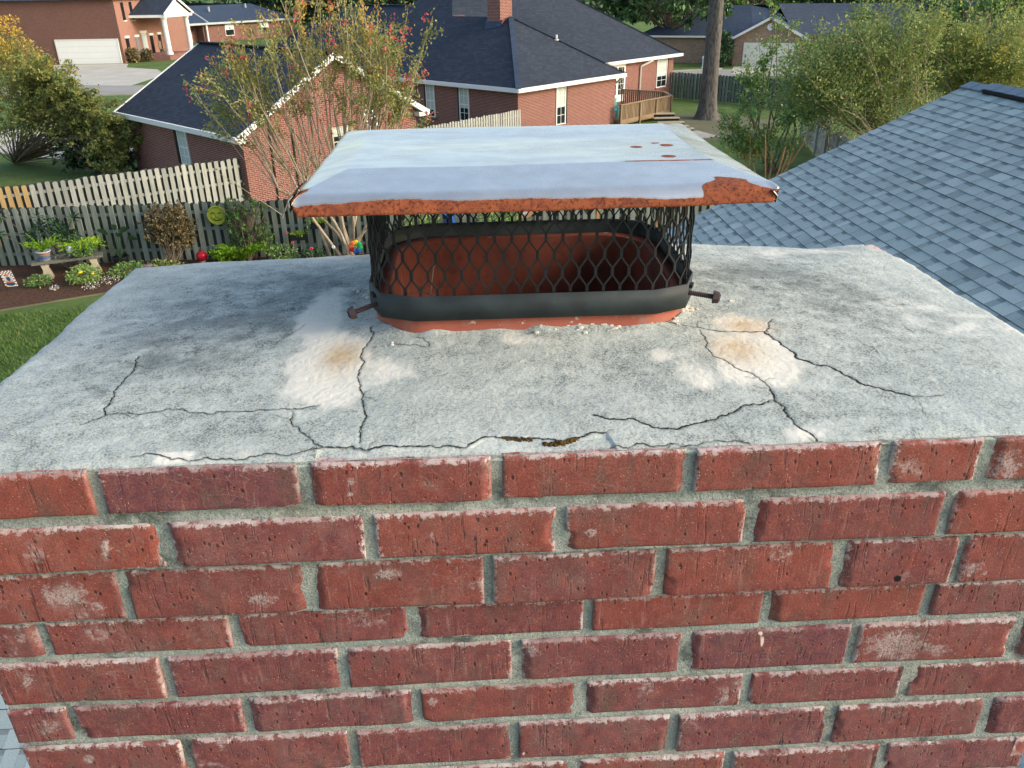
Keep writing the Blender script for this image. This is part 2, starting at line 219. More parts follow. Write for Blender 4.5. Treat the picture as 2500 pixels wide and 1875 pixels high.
# ---------------------------------------------------------------- mesh helpers
def link(name,me,mat,parent=None,smooth=False):
    o=bpy.data.objects.new(name,me);COL.objects.link(o)
    if mat is not None: me.materials.append(M[mat] if isinstance(mat,str) else mat)
    if parent is not None: o.parent=parent
    if smooth: me.polygons.foreach_set('use_smooth',[True]*len(me.polygons))
    return o
def tag(o,label=None,cat=None,group=None,kind=None):
    for k,v in (('label',label),('category',cat),('group',group),('kind',kind)):
        if v: o[k]=v
    return o
def thing(name,label,cat,loc=(0,0,0),group=None):
    o=bpy.data.objects.new(name,None);COL.objects.link(o);o.location=loc;o.empty_display_size=.2;return tag(o,label,cat,group)
def place(o,p):           # child keeps world-space mesh: cancel the parent's base offset
    o.matrix_parent_inverse=Matrix.Translation(-Vector(p.location)) if p.type=='EMPTY' else Matrix.Identity(4)
    return o
class MB:
    def __init__(s): s.v=[];s.f=[];s.t=[]
    def poly(s,pts,t=.5):
        n=len(s.v);s.v+= [tuple(map(float,p)) for p in pts];s.f.append(tuple(range(n,n+len(pts))));s.t.append(t);return s
    def box(s,c,d,ax=None,t=.5):      # centre, full sizes, optional axes (3 vectors)
        ax=ax or ((1,0,0),(0,1,0),(0,0,1));c=np.array(c,float);A=[np.array(a,float)*k/2 for a,k in zip(ax,d)];n=len(s.v)
        for i in (-1,1):
            for j in (-1,1):
                for k in (-1,1): s.v.append(tuple(c+A[0]*i+A[1]*j+A[2]*k))
        for q in ((0,1,3,2),(4,6,7,5),(0,4,5,1),(2,3,7,6),(0,2,6,4),(1,5,7,3)): s.f.append(tuple(n+i for i in q));s.t.append(t)
        return s
    def beam(s,a,b,w,h,t=.5):         # bar from a to b, w across, h in the other direction
        a=np.array(a,float);b=np.array(b,float);d=b-a;L=np.linalg.norm(d);d/=L
        u=np.array([0,0,1.]) if abs(d[2])<.95 else np.array([0,1.,0]);x=np.cross(d,u);x/=np.linalg.norm(x);y=np.cross(x,d)
        return s.box((a+b)/2,(L,w,h),(d,x,y),t)
    def tube(s,pts,rad,n=6,t=.5,cap=True):
        pts=[np.array(p,float) for p in pts];m=len(s.v);K=len(pts)
        rad=rad if hasattr(rad,'__len__') else [rad]*K
        for i,p in enumerate(pts):
            d=pts[min(i+1,K-1)]-pts[max(i-1,0)];d=d/(np.linalg.norm(d)+1e-9);u=np.array([0,0,1.]) if abs(d[2])<.9 else np.array([1.,0,0])
            x=np.cross(d,u);x/=np.linalg.norm(x);y=np.cross(d,x)
            for k in range(n): a=2*math.pi*k/n;s.v.append(tuple(p+rad[i]*(x*math.cos(a)+y*math.sin(a))))
        for i in range(K-1):
            for k in range(n):
                a=m+i*n+k;b=m+i*n+(k+1)%n;s.f.append((a,b,b+n,a+n));s.t.append(t)
        if cap: s.f.append(tuple(m+k for k in range(n))[::-1]);s.f.append(tuple(m+(K-1)*n+k for k in range(n)));s.t+=[t,t]
        return s
    def lathe(s,c,prof,n=20,t=.5):
        m=len(s.v);c=np.array(c,float)
        for r,z in prof:
            for k in range(n): a=2*math.pi*k/n;s.v.append((c[0]+r*math.cos(a),c[1]+r*math.sin(a),c[2]+z))
        for i in range(len(prof)-1):
            for k in range(n): a=m+i*n+k;b=m+i*n+(k+1)%n;s.f.append((a,b,b+n,a+n));s.t.append(t)
        return s
    def ball(s,c,r,n=16,t=.5,sq=(1,1,1)):
        m=len(s.v);K=n//2
        for i in range(K+1):
            th=math.pi*i/K
            for k in range(n):
                a=2*math.pi*k/n;s.v.append((c[0]+r*sq[0]*math.sin(th)*math.cos(a),c[1]+r*sq[1]*math.sin(th)*math.sin(a),c[2]+r*sq[2]*math.cos(th)))
        for i in range(K):
            for k in range(n): a=m+i*n+k;b=m+i*n+(k+1)%n;s.f.append((a,a+n,b+n,b));s.t.append(t)
        return s
    def disc(s,c,r,nrm,th=.02,n=20,t=.5):
        c=np.array(c,float);nr=np.array(nrm,float);nr/=np.linalg.norm(nr);return s.tube([c-nr*th/2,c+nr*th/2],r,n,t)
    def build(s,name,mat,parent=None,smooth=False,kind=None):
        me=bpy.data.meshes.new(name);me.from_pydata(s.v,[],s.f);me.update()
        uv=me.uv_layers.new(name='UVMap');nl=len(me.loops)
        co=np.zeros(len(s.v)*3);me.vertices.foreach_get('co',co);co=co.reshape(-1,3)
        vi=np.zeros(nl,int);me.loops.foreach_get('vertex_index',vi)
        nr=np.zeros(len(me.polygons)*3);me.polygons.foreach_get('normal',nr);nr=nr.reshape(-1,3)
        lt=np.zeros(len(me.polygons),int);me.polygons.foreach_get('loop_total',lt);N=np.repeat(nr,lt,0)
        T=np.stack([-N[:,1],N[:,0],0*N[:,0]],1);ln=np.linalg.norm(T,axis=1);fl=ln<.02;T[fl]=(1,0,0);T/=np.maximum(np.linalg.norm(T,axis=1),1e-9)[:,None]
        B=np.cross(N,T);P=co[vi];q=np.stack([(P*T).sum(1),(P*B).sum(1)],1);uv.data.foreach_set('uv',q.ravel())
        at=me.attributes.new('tint','FLOAT','FACE');at.data.foreach_set('value',np.array(s.t,float))
        o=link(name,me,mat,parent,smooth)
        if parent is not None: place(o,parent)
        if kind: o['kind']=kind
        return o
def grid_mesh(name,P,mask,mat,parent,attrs,smooth=True):   # P: (ny,nx,3)
    ny,nx=P.shape[:2];idx=np.arange(ny*nx).reshape(ny,nx)
    q=np.stack([idx[:-1,:-1],idx[:-1,1:],idx[1:,1:],idx[1:,:-1]],-1).reshape(-1,4)
    if mask is not None: q=q[mask.reshape(-1)]
    return raw_mesh(name,P.reshape(-1,3),q,mat,parent,attrs,smooth)
def raw_mesh(name,V,q,mat,parent,attrs=None,smooth=True,fattrs=None):
    k=q.shape[1];me=bpy.data.meshes.new(name);me.vertices.add(len(V));me.vertices.foreach_set('co',np.ascontiguousarray(V,np.float32).ravel())
    me.loops.add(q.size);me.loops.foreach_set('vertex_index',np.ascontiguousarray(q,np.int32).ravel())
    me.polygons.add(len(q));me.polygons.foreach_set('loop_start',np.arange(0,q.size,k,dtype=np.int32));me.polygons.foreach_set('loop_total',np.full(len(q),k,np.int32))
    me.update(calc_edges=True)
    for dom,A in (('POINT',attrs or {}),('FACE',fattrs or {})):
        for n,a in A.items():
            a=np.asarray(a,np.float32)
            if a.ndim==1: me.attributes.new(n,'FLOAT',dom).data.foreach_set('value',a)
            else: me.attributes.new(n,'FLOAT_COLOR',dom).data.foreach_set('color',np.ascontiguousarray(np.concatenate([a,np.ones((len(a),1),np.float32)],1)).ravel())
    o=link(name,me,mat,parent,smooth)
    if parent is not None: place(o,parent)
    return o
def leaves(name,C,size,mat,parent,rs,tint,asp=.55,up=.3,kind=None,dirs=None):
    """many small rhombic leaves at points C"""
    C=np.asarray(C,float);n=len(C);sz=size*rs.uniform(.6,1.35,n)[:,None]
    d=rs.normal(size=(n,3)) if dirs is None else np.asarray(dirs)+rs.normal(size=(n,3))*.35
    d[:,2]-=.15;d/=np.linalg.norm(d,axis=1)[:,None]
    u=rs.normal(size=(n,3));u[:,2]+=up*3;u-=(u*d).sum(1)[:,None]*d;u/=np.linalg.norm(u,axis=1)[:,None];w=np.cross(d,u)
    V=np.stack([C-d*sz,C+w*sz*asp+u*sz*.15,C+d*sz,C-w*sz*asp+u*sz*.15],1).reshape(-1,3);q=np.arange(4*n).reshape(n,4)
    return raw_mesh(name,V,q,mat,parent,None,False,{'tint':np.clip(tint,0,1)})
# ---------------------------------------------------------------- building helpers
Z3=np.array([0,0,1.])
class Frame:                       # local frame of a house: a along e1, b along e2, z up
    def __init__(s,o,deg): t=R(deg);s.o=np.array([o[0],o[1],0.]);s.e1=np.array([math.cos(t),math.sin(t),0]);s.e2=np.array([-math.sin(t),math.cos(t),0]);s.deg=deg
    def __call__(s,a,b,z): return s.o+s.e1*a+s.e2*b+Z3*z
def prism_walls(F,mb,poly,z0,z1,close=True):
    for i in range(len(poly) if close else len(poly)-1):
        a,b=poly[i],poly[(i+1)%len(poly)];mb.poly([F(*a,z0),F(*b,z0),F(*b,z1),F(*a,z1)])
def eave(F,mb,pts,z,h=.17,th=.03):   # white fascia/gutter boards along a path
    for p,q in zip(pts[:-1],pts[1:]): mb.beam(F(*p,z-h/2+.02),F(*q,z-h/2+.02),th*2,h)
def window(parent,F,p,q,z0,z1,n,blind=1.,frame='white',bars=(2,4),deep=.06,shadow=True):
    """window in the wall line p-q (local a,b), outward normal n (local a,b): frame > pane, blind"""
    P=F(*p,0);Q=F(*q,0);t=(Q-P);L=np.linalg.norm(t);t/=L;nn=F.e1*n[0]+F.e2*n[1]
    c=(P+Q)/2;mb=MB();w=.06
    for sx in (-1,1): mb.box(c+t*sx*(L/2-w/2)+nn*.015+Z3*(z0+z1)/2,(w,deep,z1-z0),(t,nn,Z3))
    for zz in (z0+w/2,z1-w/2,(z0+z1)/2): mb.box(c+nn*.013+Z3*zz,(L-2*w,deep-.006,w*.8),(t,nn,Z3))
    for i in range(1,bars[0]): mb.box(c+t*(L*(i/bars[0]-.5))+nn*.03+Z3*(z0+z1)/2,(.022,.012,z1-z0-.1),(t,nn,Z3))
    for j in range(1,bars[1]): mb.box(c+nn*.033+Z3*(z0+(z1-z0)*j/bars[1]),(L-.1,.012,.022),(t,nn,Z3))
    fr=mb.build('window',frame,parent)
    MB().box(c+nn*.008+Z3*(z0+z1)/2,(L-.1,.012,z1-z0-.1),(t,nn,Z3)).build('pane','glass',fr)
    if blind>0:
        zb=z1-.06-(z1-z0-.12)*blind;MB().box(c+nn*.02+Z3*(zb+z1-.06)/2,(L-.16,.008,z1-.06-zb),(t,nn,Z3)).build('blind','blind',fr)
    MB().box(c+nn*.035+Z3*(z0-.04),(L+.12,.09,.07),(t,nn,Z3)).build('sill',parent['wallmat'] if 'wallmat' in parent else 'white',fr)
    return fr
def fence(name,label,P0,P1,h,pw,gap,mat,seed,group=None,tintf=None,back=True,tilt=.0):
    rs=random.Random(seed);P0=np.array([*P0,0.]);P1=np.array([*P1,0.]);d=P1-P0;L=np.linalg.norm(d);d/=L;nn=np.cross(d,Z3)
    if nn[1]>0: nn=-nn
    mb2=MB()
    root=thing(name,label,'fence',tuple((P0+P1)/2),group);mb=MB();x=0
    def picket(x,off,zt,w,t,mb=mb):
        c=P0+d*x+nn*off;y=.009;r=w*.28
        prof=[(-w/2,.03),(w/2,.03),(w/2,zt-r*1.1),(w/2-r*.35,zt-r*.35),(w/2-r,zt),(-w/2+r,zt),(-w/2+r*.35,zt-r*.35),(-w/2,zt-r*1.1)]
        fr=[c+d*a+nn*y+Z3*z for a,z in prof];bk=[c+d*a-nn*y+Z3*z for a,z in prof]
        mb.poly(fr[::-1],t);mb.poly(bk,t)
        for i in range(len(prof)): j=(i+1)%len(prof);mb.poly([fr[i],bk[i],bk[j],fr[j]],t)
    while x<L:
        t=rs.random() if tintf is None else tintf(x,rs)
        picket(x,.045,h+rs.uniform(-.025,.025),pw*rs.uniform(.94,1.04),t)
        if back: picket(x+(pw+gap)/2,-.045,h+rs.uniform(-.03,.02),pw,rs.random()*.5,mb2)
        x+=pw+gap
    mb.build('picket_panel',mat,root)
    if back: mb2.build('back_picket_panel','fencemould',root)  # darker boards: shade in the picket gaps put into the colour, plus mould
    for z in (.35,h*.55,h-.28): MB().beam(P0+Z3*z,P1+Z3*z,.04,.09,.2).build('rail',mat,root)
    k=0
    while k<=L: MB().box(P0+d*k-nn*.09+Z3*h*.48,(.09,.09,h*.96),(d,nn,Z3),.2).build('post',mat,root);k+=2.4
    return root
def hippoly(F,mb,pts): mb.poly([F(*p) for p in pts])

# ================================================================ THE SETTING
def sheet(name,pts,z,mat):
    mb=MB();mb.poly([(p[0],p[1],z) for p in pts]);o=mb.build(name,mat);o['kind']='structure';return o
g=MB();n=40
for i in range(n):
    for j in range(n):
        x0,x1=-400+i*20,-380+i*20;y0,y1=-100+j*20,-80+j*20;g.poly([(x0,y0,0),(x1,y0,0),(x1,y1,0),(x0,y1,0)])
g.build('lawn_ground','grass')['kind']='structure'
rs0=np.random.RandomState(3)
def wob(pts,a=.12,seed=0):
    out=[];r=np.random.RandomState(seed)
    for (x0,y0),(x1,y1) in zip(pts,pts[1:]+pts[:1]):
        k=max(2,int(math.hypot(x1-x0,y1-y0)/.5))
        for i in range(k): out.append((x0+(x1-x0)*i/k+r.uniform(-a,a),y0+(y1-y0)*i/k+r.uniform(-a,a)))
    return out
sheet('mulch_bed',wob([(-17,19.0),(-12.2,19.75),(-9.9,20.9),(-7,21.6),(-3,21.9),(6,22.0),(12.3,22.2),(12.3,24.2),(-17,23.6)],.1,2),.008,'mulch')
em=MB();ep=[(-17,18.85),(-14.5,19.2),(-12.2,19.6),(-11,20.2),(-9.9,20.75),(-7,21.45),(-3,21.75),(6,21.85)]
for p,q in zip(ep[:-1],ep[1:]): em.beam((*p,.02),(*q,.02),.05,.035)
tag(em.build('garden_edging','soil'),'thin pale edging strip between the lawn and the mulch bed','edging')
sheet('road',[(-80,60),(-40,64.5),(-20,65.5),(15,68.4),(70,74),(70,80),(24,75.6),(15,73.4),(-20,71),(-40,72.5),(-80,70)],.006,'road')
for a in (0,1): pass
cb=MB();cp=[(-80,70.1),(-44,72.7)];cb.beam((*cp[0],.05),(*cp[1],.05),.2,.12);cb.beam((-26,71.1,.05),(15,73.5,.05),.2,.12);cb.beam((15,73.5,.05),(22.3,75.4,.05),.2,.12);cb.beam((-60,62.1,.05),(-22,65.3,.05),.2,.12)
o=cb.build('kerb','patio');o['kind']='structure'
sheet('far_driveway',[(-27.5,71.2),(-32,72.2),(-38,82.1),(-43.6,92.3),(-35.4,92.3),(-34,88),(-30,85.1),(-27.6,80)],.01,'drive')
sheet('near_driveway',[(-45,58),(-27.1,49.8),(-22.5,47.4),(-14.5,43.5),(-13.2,40.6),(-19.5,40.1),(-23.2,41.9),(-45,52)],.01,'drive')
sheet('right_driveway',[(24,77.7),(30,75.3),(28.6,71),(22,71.5)],.012,'drive')
sheet('patio_slab',[(11.0,41.3),(12.7,42.0),(12.0,44.0),(10.3,43.2)],.02,'patio')
sheet('bare_soil',wob([(9.5,42),(14,40.5),(17.5,46),(15.5,49.5),(11,50)],.5,4),.004,'soil')

# ================================================================ MAIN NEIGHBOUR HOUSE
F=Frame((2.24,39.27),45)
hm=thing('brick_house','red brick house with dark hipped roofs and a brick chimney behind the garage','house',tuple(F(8,8,0)))
hm['wallmat']='nbrick'
mb=MB();prism_walls(F,mb,[(.4,23),(.4,.4),(8.2,.4),(8.2,4.75),(20.9,4.75),(20.9,17.6),(16,17.6),(8,23)],0,2.66);mb.build('wall','nbrick',hm)
s=.65;ze=2.8;zz=lambda d:ze+s*d
r=MB()
hippoly(F,r,[(0,0,ze),(4.3,4.3,zz(4.3)),(4.3,8.6,zz(4.3)),(6.85,11.15,zz(6.85)),(5,13.0,zz(5)),(5,18.5,zz(5)),(0,23.5,ze)])
hippoly(F,r,[(8.6,0,ze),(4.3,4.3,zz(4.3)),(0,0,ze)])
hippoly(F,r,[(8.6,0,ze),(8.6,4.3,ze),(4.3,8.6,zz(4.3)),(4.3,4.3,zz(4.3))])
hippoly(F,r,[(8.6,4.3,ze),(21.3,4.3,ze),(14.45,11.15,zz(6.85)),(6.85,11.15,zz(6.85)),(4.3,8.6,zz(4.3))])
hippoly(F,r,[(21.3,4.3,ze),(21.3,18,ze),(14.45,11.15,zz(6.85))])
hippoly(F,r,[(21.3,18,ze),(10,18,ze),(5,13,zz(5)),(6.85,11.15,zz(6.85)),(14.45,11.15,zz(6.85))])
hippoly(F,r,[(10,18,ze),(10,23.5,ze),(5,18.5,zz(5)),(5,13,zz(5))]);hippoly(F,r,[(10,23.5,ze),(0,23.5,ze),(5,18.5,zz(5))])
rf=r.build('roof','droof',hm)
so_=MB();so_.poly([F(*p,ze-.1) for p in [(0,0),(8.6,0),(8.6,4.3),(21.3,4.3),(21.3,18),(10,18),(10,23.5),(0,23.5)]]);so_.build('soffit','cream',rf)
hc=MB()
for p,q in (((0,0,ze),(4.3,4.3,zz(4.3))),((8.6,0,ze),(4.3,4.3,zz(4.3))),((21.3,4.3,ze),(14.45,11.15,zz(6.85))),((5,13,zz(5)),(5,18.5,zz(5))),((5,18.5,zz(5)),(0,23.5,ze))):
    MB().beam(F(*p)+Z3*.03,F(*q)+Z3*.03,.26,.03).build('hip_cap','broof',rf)
vl=MB();vp=[];vq=[];rv=np.random.RandomState(5)
for i in range(13):
    t=i/12;a,b=8.6-4.3*t,4.3+4.3*t;wd=.28+.55*t+rv.uniform(-.08,.08);vp.append(F(a,b,zz(b-4.3)+.02));vq.append(F(a+wd,b,zz(b-4.3)+.02))
for i in range(12): vl.poly([vp[i],vq[i],vq[i+1],vp[i+1]])
vl.build('valley_leaf_litter','rustleaf',rf)
fa=MB();eave(F,fa,[(0,23.5),(0,0),(8.6,0),(8.6,4.3),(21.3,4.3),(21.3,18)],ze,.19);fa.build('gutter','white',hm)
ch=MB();ch.box(F(4.15,4.95,6.6),(.9,.9,2.6),(F.e1,F.e2,Z3));ch.build('chimney_stack','nbrick',rf)
MB().box(F(4.15,4.95,7.93),(1.0,1.0,.1),(F.e1,F.e2,Z3)).build('stack_crown','stone',rf)
MB().poly([F(3.4,5.3,zz(3.4)+.03),F(3.62,4.4,zz(3.62)+.03),F(3.75,4.4,zz(3.75)+.25),F(3.75,5.6,zz(3.75)+.25)]).build('chimney_flashing','broof',rf)
for a,b in ((5.9,2.6),):
    vb=MB();pz=zz(b);vb.tube([F(a,b,pz-.1),F(a,b,pz+.25)],.05,8);vb.tube([F(a,b,pz-.02),F(a,b,pz+.04)],.13,8);vb.build('vent_pipe','white',rf)
window(hm,F,(.395,4.3),(.395,3.62),.98,2.6,(-1,0),.62);window(hm,F,(.395,6.75),(.395,6.1),.98,2.6,(-1,0),.8);window(hm,F,(.395,11.5),(.395,10.6),.98,2.6,(-1,0),.8)
for b in (4.36,6.83): MB().box(F(.39,b,1.79),(.03,.12,1.66),(F.e1,F.e2,Z3)).build('shaded_jamb','dark',hm)  # brick reveal as a dark strip, its shade put into the colour
window(hm,F,(3.2,.395),(3.95,.395),.77,2.6,(0,-1),.55)
window(hm,F,(18.9,4.745),(20.1,4.745),.8,2.58,(0,-1),.62)
MB().box(F(4.02,.385,1.68),(.12,.03,1.84),(F.e1,F.e2,Z3)).build('shaded_jamb','dark',hm);MB().box(F(20.18,4.735,1.69),(.14,.03,1.8),(F.e1,F.e2,Z3)).build('shaded_jamb','dark',hm)
dd=MB();dd.box(F(14.4,4.70,1.5),(1.7,.08,2.2),(F.e1,F.e2,Z3));dd=dd.build('patio_door','white',hm)
for k in range(2):
    p=MB();p.box(F(14.0+k*.8,4.655,1.6),(.56,.02,1.6),(F.e1,F.e2,Z3));po=p.build('door_pane','glass',dd)
    m=MB()
    for i in range(1,3): m.box(F(13.72+k*.8+i*.187,4.64,1.6),(.02,.02,1.6),(F.e1,F.e2,Z3))
    for j in range(1,5): m.box(F(14.0+k*.8,4.642,.8+j*.32),(.56,.016,.02),(F.e1,F.e2,Z3))
    m.build('glazing_bar','white',dd)
MB().tube([F(13.62,4.64,1.45),F(13.62,4.58,1.45),F(13.68,4.58,1.45)],.02,6).build('door_handle','dark',dd)
MB().box(F(13.3,4.70,1.5),(.5,.05,2.3),(F.e1,F.e2,Z3)).build('sidelight','cream',dd)
ds=MB();ds.beam(F(17.6,4.2,2.62),F(16.95,4.65,2.3),.08,.1);ds.beam(F(16.95,4.66,2.3),F(16.95,4.66,.1),.08,.1);ds.build('downspout','cream',hm)
ds=MB();ds.beam(F(8.4,.1,2.6),F(8.3,.6,2.2),.08,.1);ds.beam(F(8.3,.6,2.2),F(8.3,.6,.1),.08,.1);ds.build('downspout','cream',hm)

# deck
dk=thing('wooden_deck','weathered brown wooden deck with solid railing and steps behind the brick house','deck',tuple(F(11,2,0)))
fp=[(8.35,0),(13.15,0),(14.3,1.2),(14.3,4.6),(8.35,4.6)]
m=MB();m.poly([F(*p,.42) for p in fp]);m.poly([F(*p,.34) for p in fp][::-1]);prism_walls(F,m,fp,.2,.419);m.build('deck_floor','deckwood',dk)
rp=[(8.1,-.02),(13.15,-.02),(14.32,1.2),(13.9,4.0)]
m=MB();cap=MB();rr=random.Random(2)
for i,(p,q) in enumerate(zip(rp[:-1],rp[1:])):
    P,Q=F(*p,0),F(*q,0);L=np.linalg.norm(Q-P);t=(Q-P)/L;k=.07
    while k<L: m.box(P+t*k+Z3*.80,(.09,.025,.80),(t,np.cross(t,Z3),Z3),rr.random());k+=.135
    cap.beam(P+Z3*1.24,Q+Z3*1.24,.17,.05,.9);cap.beam(P+Z3*.36,Q+Z3*.36,.05,.2,.7)
m.build('railing_boards','deckwood',dk);cap.build('handrail','deckwood',dk)
for p in [(8.15,-.05),(10,-.05),(11.6,-.05),(13.15,-.05),(14.32,1.2)]: MB().box(F(*p,.66),(.1,.1,1.2),(F.e1,F.e2,Z3),.3).build('railing_post','deckwood',dk)
for i in range(5):
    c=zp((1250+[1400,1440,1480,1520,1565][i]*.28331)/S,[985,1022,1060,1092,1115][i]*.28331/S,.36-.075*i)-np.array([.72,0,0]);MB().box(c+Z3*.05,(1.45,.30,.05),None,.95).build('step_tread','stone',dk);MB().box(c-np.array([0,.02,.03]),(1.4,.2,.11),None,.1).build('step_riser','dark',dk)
# chair on the deck
cf=F(8.95,.75,.42);chair=thing('garden_chair','turquoise garden chair on the deck beside the house corner','chair',tuple(cf))
ax=(F.e1,F.e2,Z3)
MB().box(cf+Z3*.4,(.55,.5,.05),ax).build('seat','teal',chair)
m=MB()
for i in range(4): m.box(cf+F.e1*(-.22+.147*i)+F.e2*.26+Z3*.72,(.1,.03,.6),ax)
m.build('backrest','teal',chair)
for sx in (-1,1):
    for sy in (-1,1): MB().box(cf+F.e1*.25*sx+F.e2*.22*sy+Z3*.2,(.06,.06,.38),ax).build('leg','teal',chair)
    MB().box(cf+F.e1*.29*sx+Z3*.62,(.08,.55,.04),ax).build('armrest','teal',chair)
    MB().box(cf+F.e1*.29*sx-F.e2*.24+Z3*.51,(.05,.05,.2),ax).build('arm_post','teal',chair)

# ================================================================ GARAGE
F=Frame((-7.951,28.984),43.5)
gr=thing('brick_garage','red brick garage with dark gabled roof and white trim behind the light fence','garage',tuple(F(4,5,0)));gr['wallmat']='nbrick'
Lg,Wg,za,zr=10.0,8.5,2.6,5.02;sg=(zr-za)/(Wg/2)
m=MB();prism_walls(F,m,[(.3,.35),(8.2,.35),(8.2,Lg-.3),(.3,Lg-.3)],0,2.45)
for b in (.35,Lg-.3): m.poly([F(.3,b,2.45),F(8.2,b,2.45),F(8.2,b,za+sg*.3-.03),F(Wg/2,b,zr-.06),F(.3,b,za+sg*.3-.03)][:: 1 if b<1 else -1])
m.build('wall','nbrick',gr)
m=MB()
for d in (0,.06):
    hippoly(F,m,[(-.05,0,za-.03-d),(Wg/2,0,zr-d),(Wg/2,Lg,zr-d),(-.05,Lg,za-.03-d)]);hippoly(F,m,[(Wg+.05,0,za-.03-d),(Wg+.05,Lg,za-.03-d),(Wg/2,Lg,zr-d),(Wg/2,0,zr-d)])
rf=m.build('roof','droof',gr)
m=MB();m.beam(F(Wg/2,.1,zr+.02),F(Wg/2,Lg,zr+.02),.3,.05);m.build('ridge_cap','vent',rf)
for b in (0,Lg):
    for a in (-.1,Wg+.1): MB().beam(F(a,b,za-.12),F(Wg/2,b,zr-.08),.05,.2).build('rake_board','white',gr)
for a in (-.1,Wg+.1): MB().beam(F(a,0,za-.09),F(a,Lg,za-.09),.1,.18).build('gutter','white',gr)
m=MB();m.poly([F(.0,.02,za-.15),F(.0,.33,za-.15),F(Wg/2,.33,zr-.13),F(Wg/2,.02,zr-.13)]);m.poly([F(Wg,.02,za-.15),F(Wg/2,.02,zr-.13),F(Wg/2,.33,zr-.13),F(Wg,.33,za-.15)])
m.box(F(8.35,.17,2.45),(.5,.34,.16),(F.e1,F.e2,Z3));m.box(F(.12,.17,2.45),(.36,.34,.16),(F.e1,F.e2,Z3));m.build('soffit','cream',gr)
window(gr,F,(.295,5.25),(.295,4.5),1.0,2.35,(-1,0),1.,'white',(2,4));MB().box(F(.29,5.42,1.68),(.03,.3,1.4),(F.e1,F.e2,Z3)).build('shaded_jamb','dark',gr)
window(gr,F,(4.0,.345),(4.95,.345),1.3,2.4,(0,-1),.3,'stone')
for a in (1.38,2.3): MB().box(F(a,.33,1.35),(.06,.05,2.7),(F.e1,F.e2,Z3)).build('expansion_joint','dark',gr)
# ladder leaning on the gable
ld=thing('ladder','white aluminium ladder leaning against the garage gable','ladder',tuple(F(5.9,-.5,0)))
for dx in (0,.42): MB().beam(F(5.75+dx,-.75,.0),F(5.35+dx,.2,3.1),.09,.07).build('ladder_rail','white',ld)
for i in range(10):
    t=(i+.6)/10.3;a=5.75-.4*t;b=-.75+.95*t;MB().beam(F(a,b,3.1*t),F(a+.42,b,3.1*t),.03,.03).build('rung','white',ld)

# ================================================================ FAR LEFT TWO-STOREY HOUSE
hl=thing('two_storey_house','two-storey brown brick house with a white garage door and columned portico','house',(-42,98,0))
A=np.array([-35.9,92.95,0.]);t1=np.array([.18,.984,0]);n1=np.array([.984,-.18,0]);t0=np.array([-1,0,0.])
class FF:
    def __init__(s,o,e1,e2): s.o,s.e1,s.e2=o,e1,e2
    def __call__(s,a,b,z): return s.o+s.e1*a+s.e2*b+Z3*z
FL=FF(A,t0,t1)            # a to the left, b along the right-hand facade
m=MB();m.poly([FL(22,0,0),FL(0,0,0),FL(0,0,6.1),FL(22,0,6.1)]);m.poly([FL(22,14,0),FL(22,0,0),FL(22,0,6.1),FL(22,14,6.1)]);m.poly([FL(0,14,0),FL(22,14,0),FL(22,14,6.1),FL(0,14,6.1)]);m.build('wall','fbrick',hl)
m=MB();m.poly([FL(0,0,0),FL(0,14,0),FL(0,14,6.1),FL(0,0,6.1)]);m.build('front_wall','pbrick',hl)  # paler copy of the house brick: sun on this face put into its colour
m=MB();m.poly([FL(-.5,-.5,6.05),FL(22.5,-.5,6.05),FL(17,7,9),FL(5,7,9)]);m.poly([FL(-.5,14.5,6.05),FL(-.5,-.5,6.05),FL(5,7,9)]);m.poly([FL(22.5,-.5,6.05),FL(22.5,14.5,6.05),FL(17,7,9)]);m.poly([FL(22.5,14.5,6.05),FL(-.5,14.5,6.05),FL(5,7,9),FL(17,7,9)]);m.build('roof','broof',hl)
gd=MB();gd.box(FL(3.5,-.04,1.12),(6.1,.08,2.24),(t0,t1,Z3));gd=gd.build('garage_door','white',hl)
m=MB()
for z in (.56,1.12,1.68): m.box(FL(3.5,-.083,z),(6.0,.012,.02),(t0,t1,Z3))
m.build('panel_groove','blind',gd)
m=MB()
for a in (.36,6.64): m.box(FL(a,-.05,1.18),(.14,.1,2.36),(t0,t1,Z3))
m.box(FL(3.5,-.052,2.32),(6.4,.1,.14),(t0,t1,Z3));m.build('door_trim','cream',hl)
for i,b in enumerate((1.1,3.0,5.9,7.6)):
    w=MB();w.box(FL(-.03,b,1.35),(.06,.55,2.0),(t0,t1,Z3));w=w.build('window','dark' if i!=1 else 'grey',hl)
    MB().box(FL(-.05,b,2.47),(.12,.8,.22),(t0,t1,Z3)).build('lintel','cream',w)
for b in (1.4,3.0):
    w=MB();w.box(FL(-.03,b,4.9),(.06,.45,1.7),(t0,t1,Z3));w=w.build('window','dark',hl);MB().box(FL(-.05,b,4.0),(.12,.6,.1),(t0,t1,Z3)).build('sill','cream',w)
w=MB();w.box(FL(-.04,4.4,1.6),(.08,.95,2.2),(t0,t1,Z3));w=w.build('front_door','blind',hl);MB().box(FL(-.05,4.4,2.8),(.12,1.3,.22),(t0,t1,Z3)).build('lintel','cream',w)
pt=MB();pt.box(FL(-1.7,5.4,.28),(3.3,5.6,.56),(t0,t1,Z3));pt.build('porch_floor','nbrick',hl)
m=MB();m.box(FL(-3.6,7.0,.2),(.6,1.8,.4),(t0,t1,Z3));m.build('porch_step','nbrick',hl)
m=MB();m.poly([FL(.0,2.3,4.5),FL(-3.7,2.3,4.5),FL(-3.7,5.4,6.0),FL(0,5.4,6.0)]);m.poly([FL(0,8.5,4.5),FL(0,5.4,6.0),FL(-3.7,5.4,6.0),FL(-3.7,8.5,4.5)]);pr=m.build('porch_roof','droof',hl)
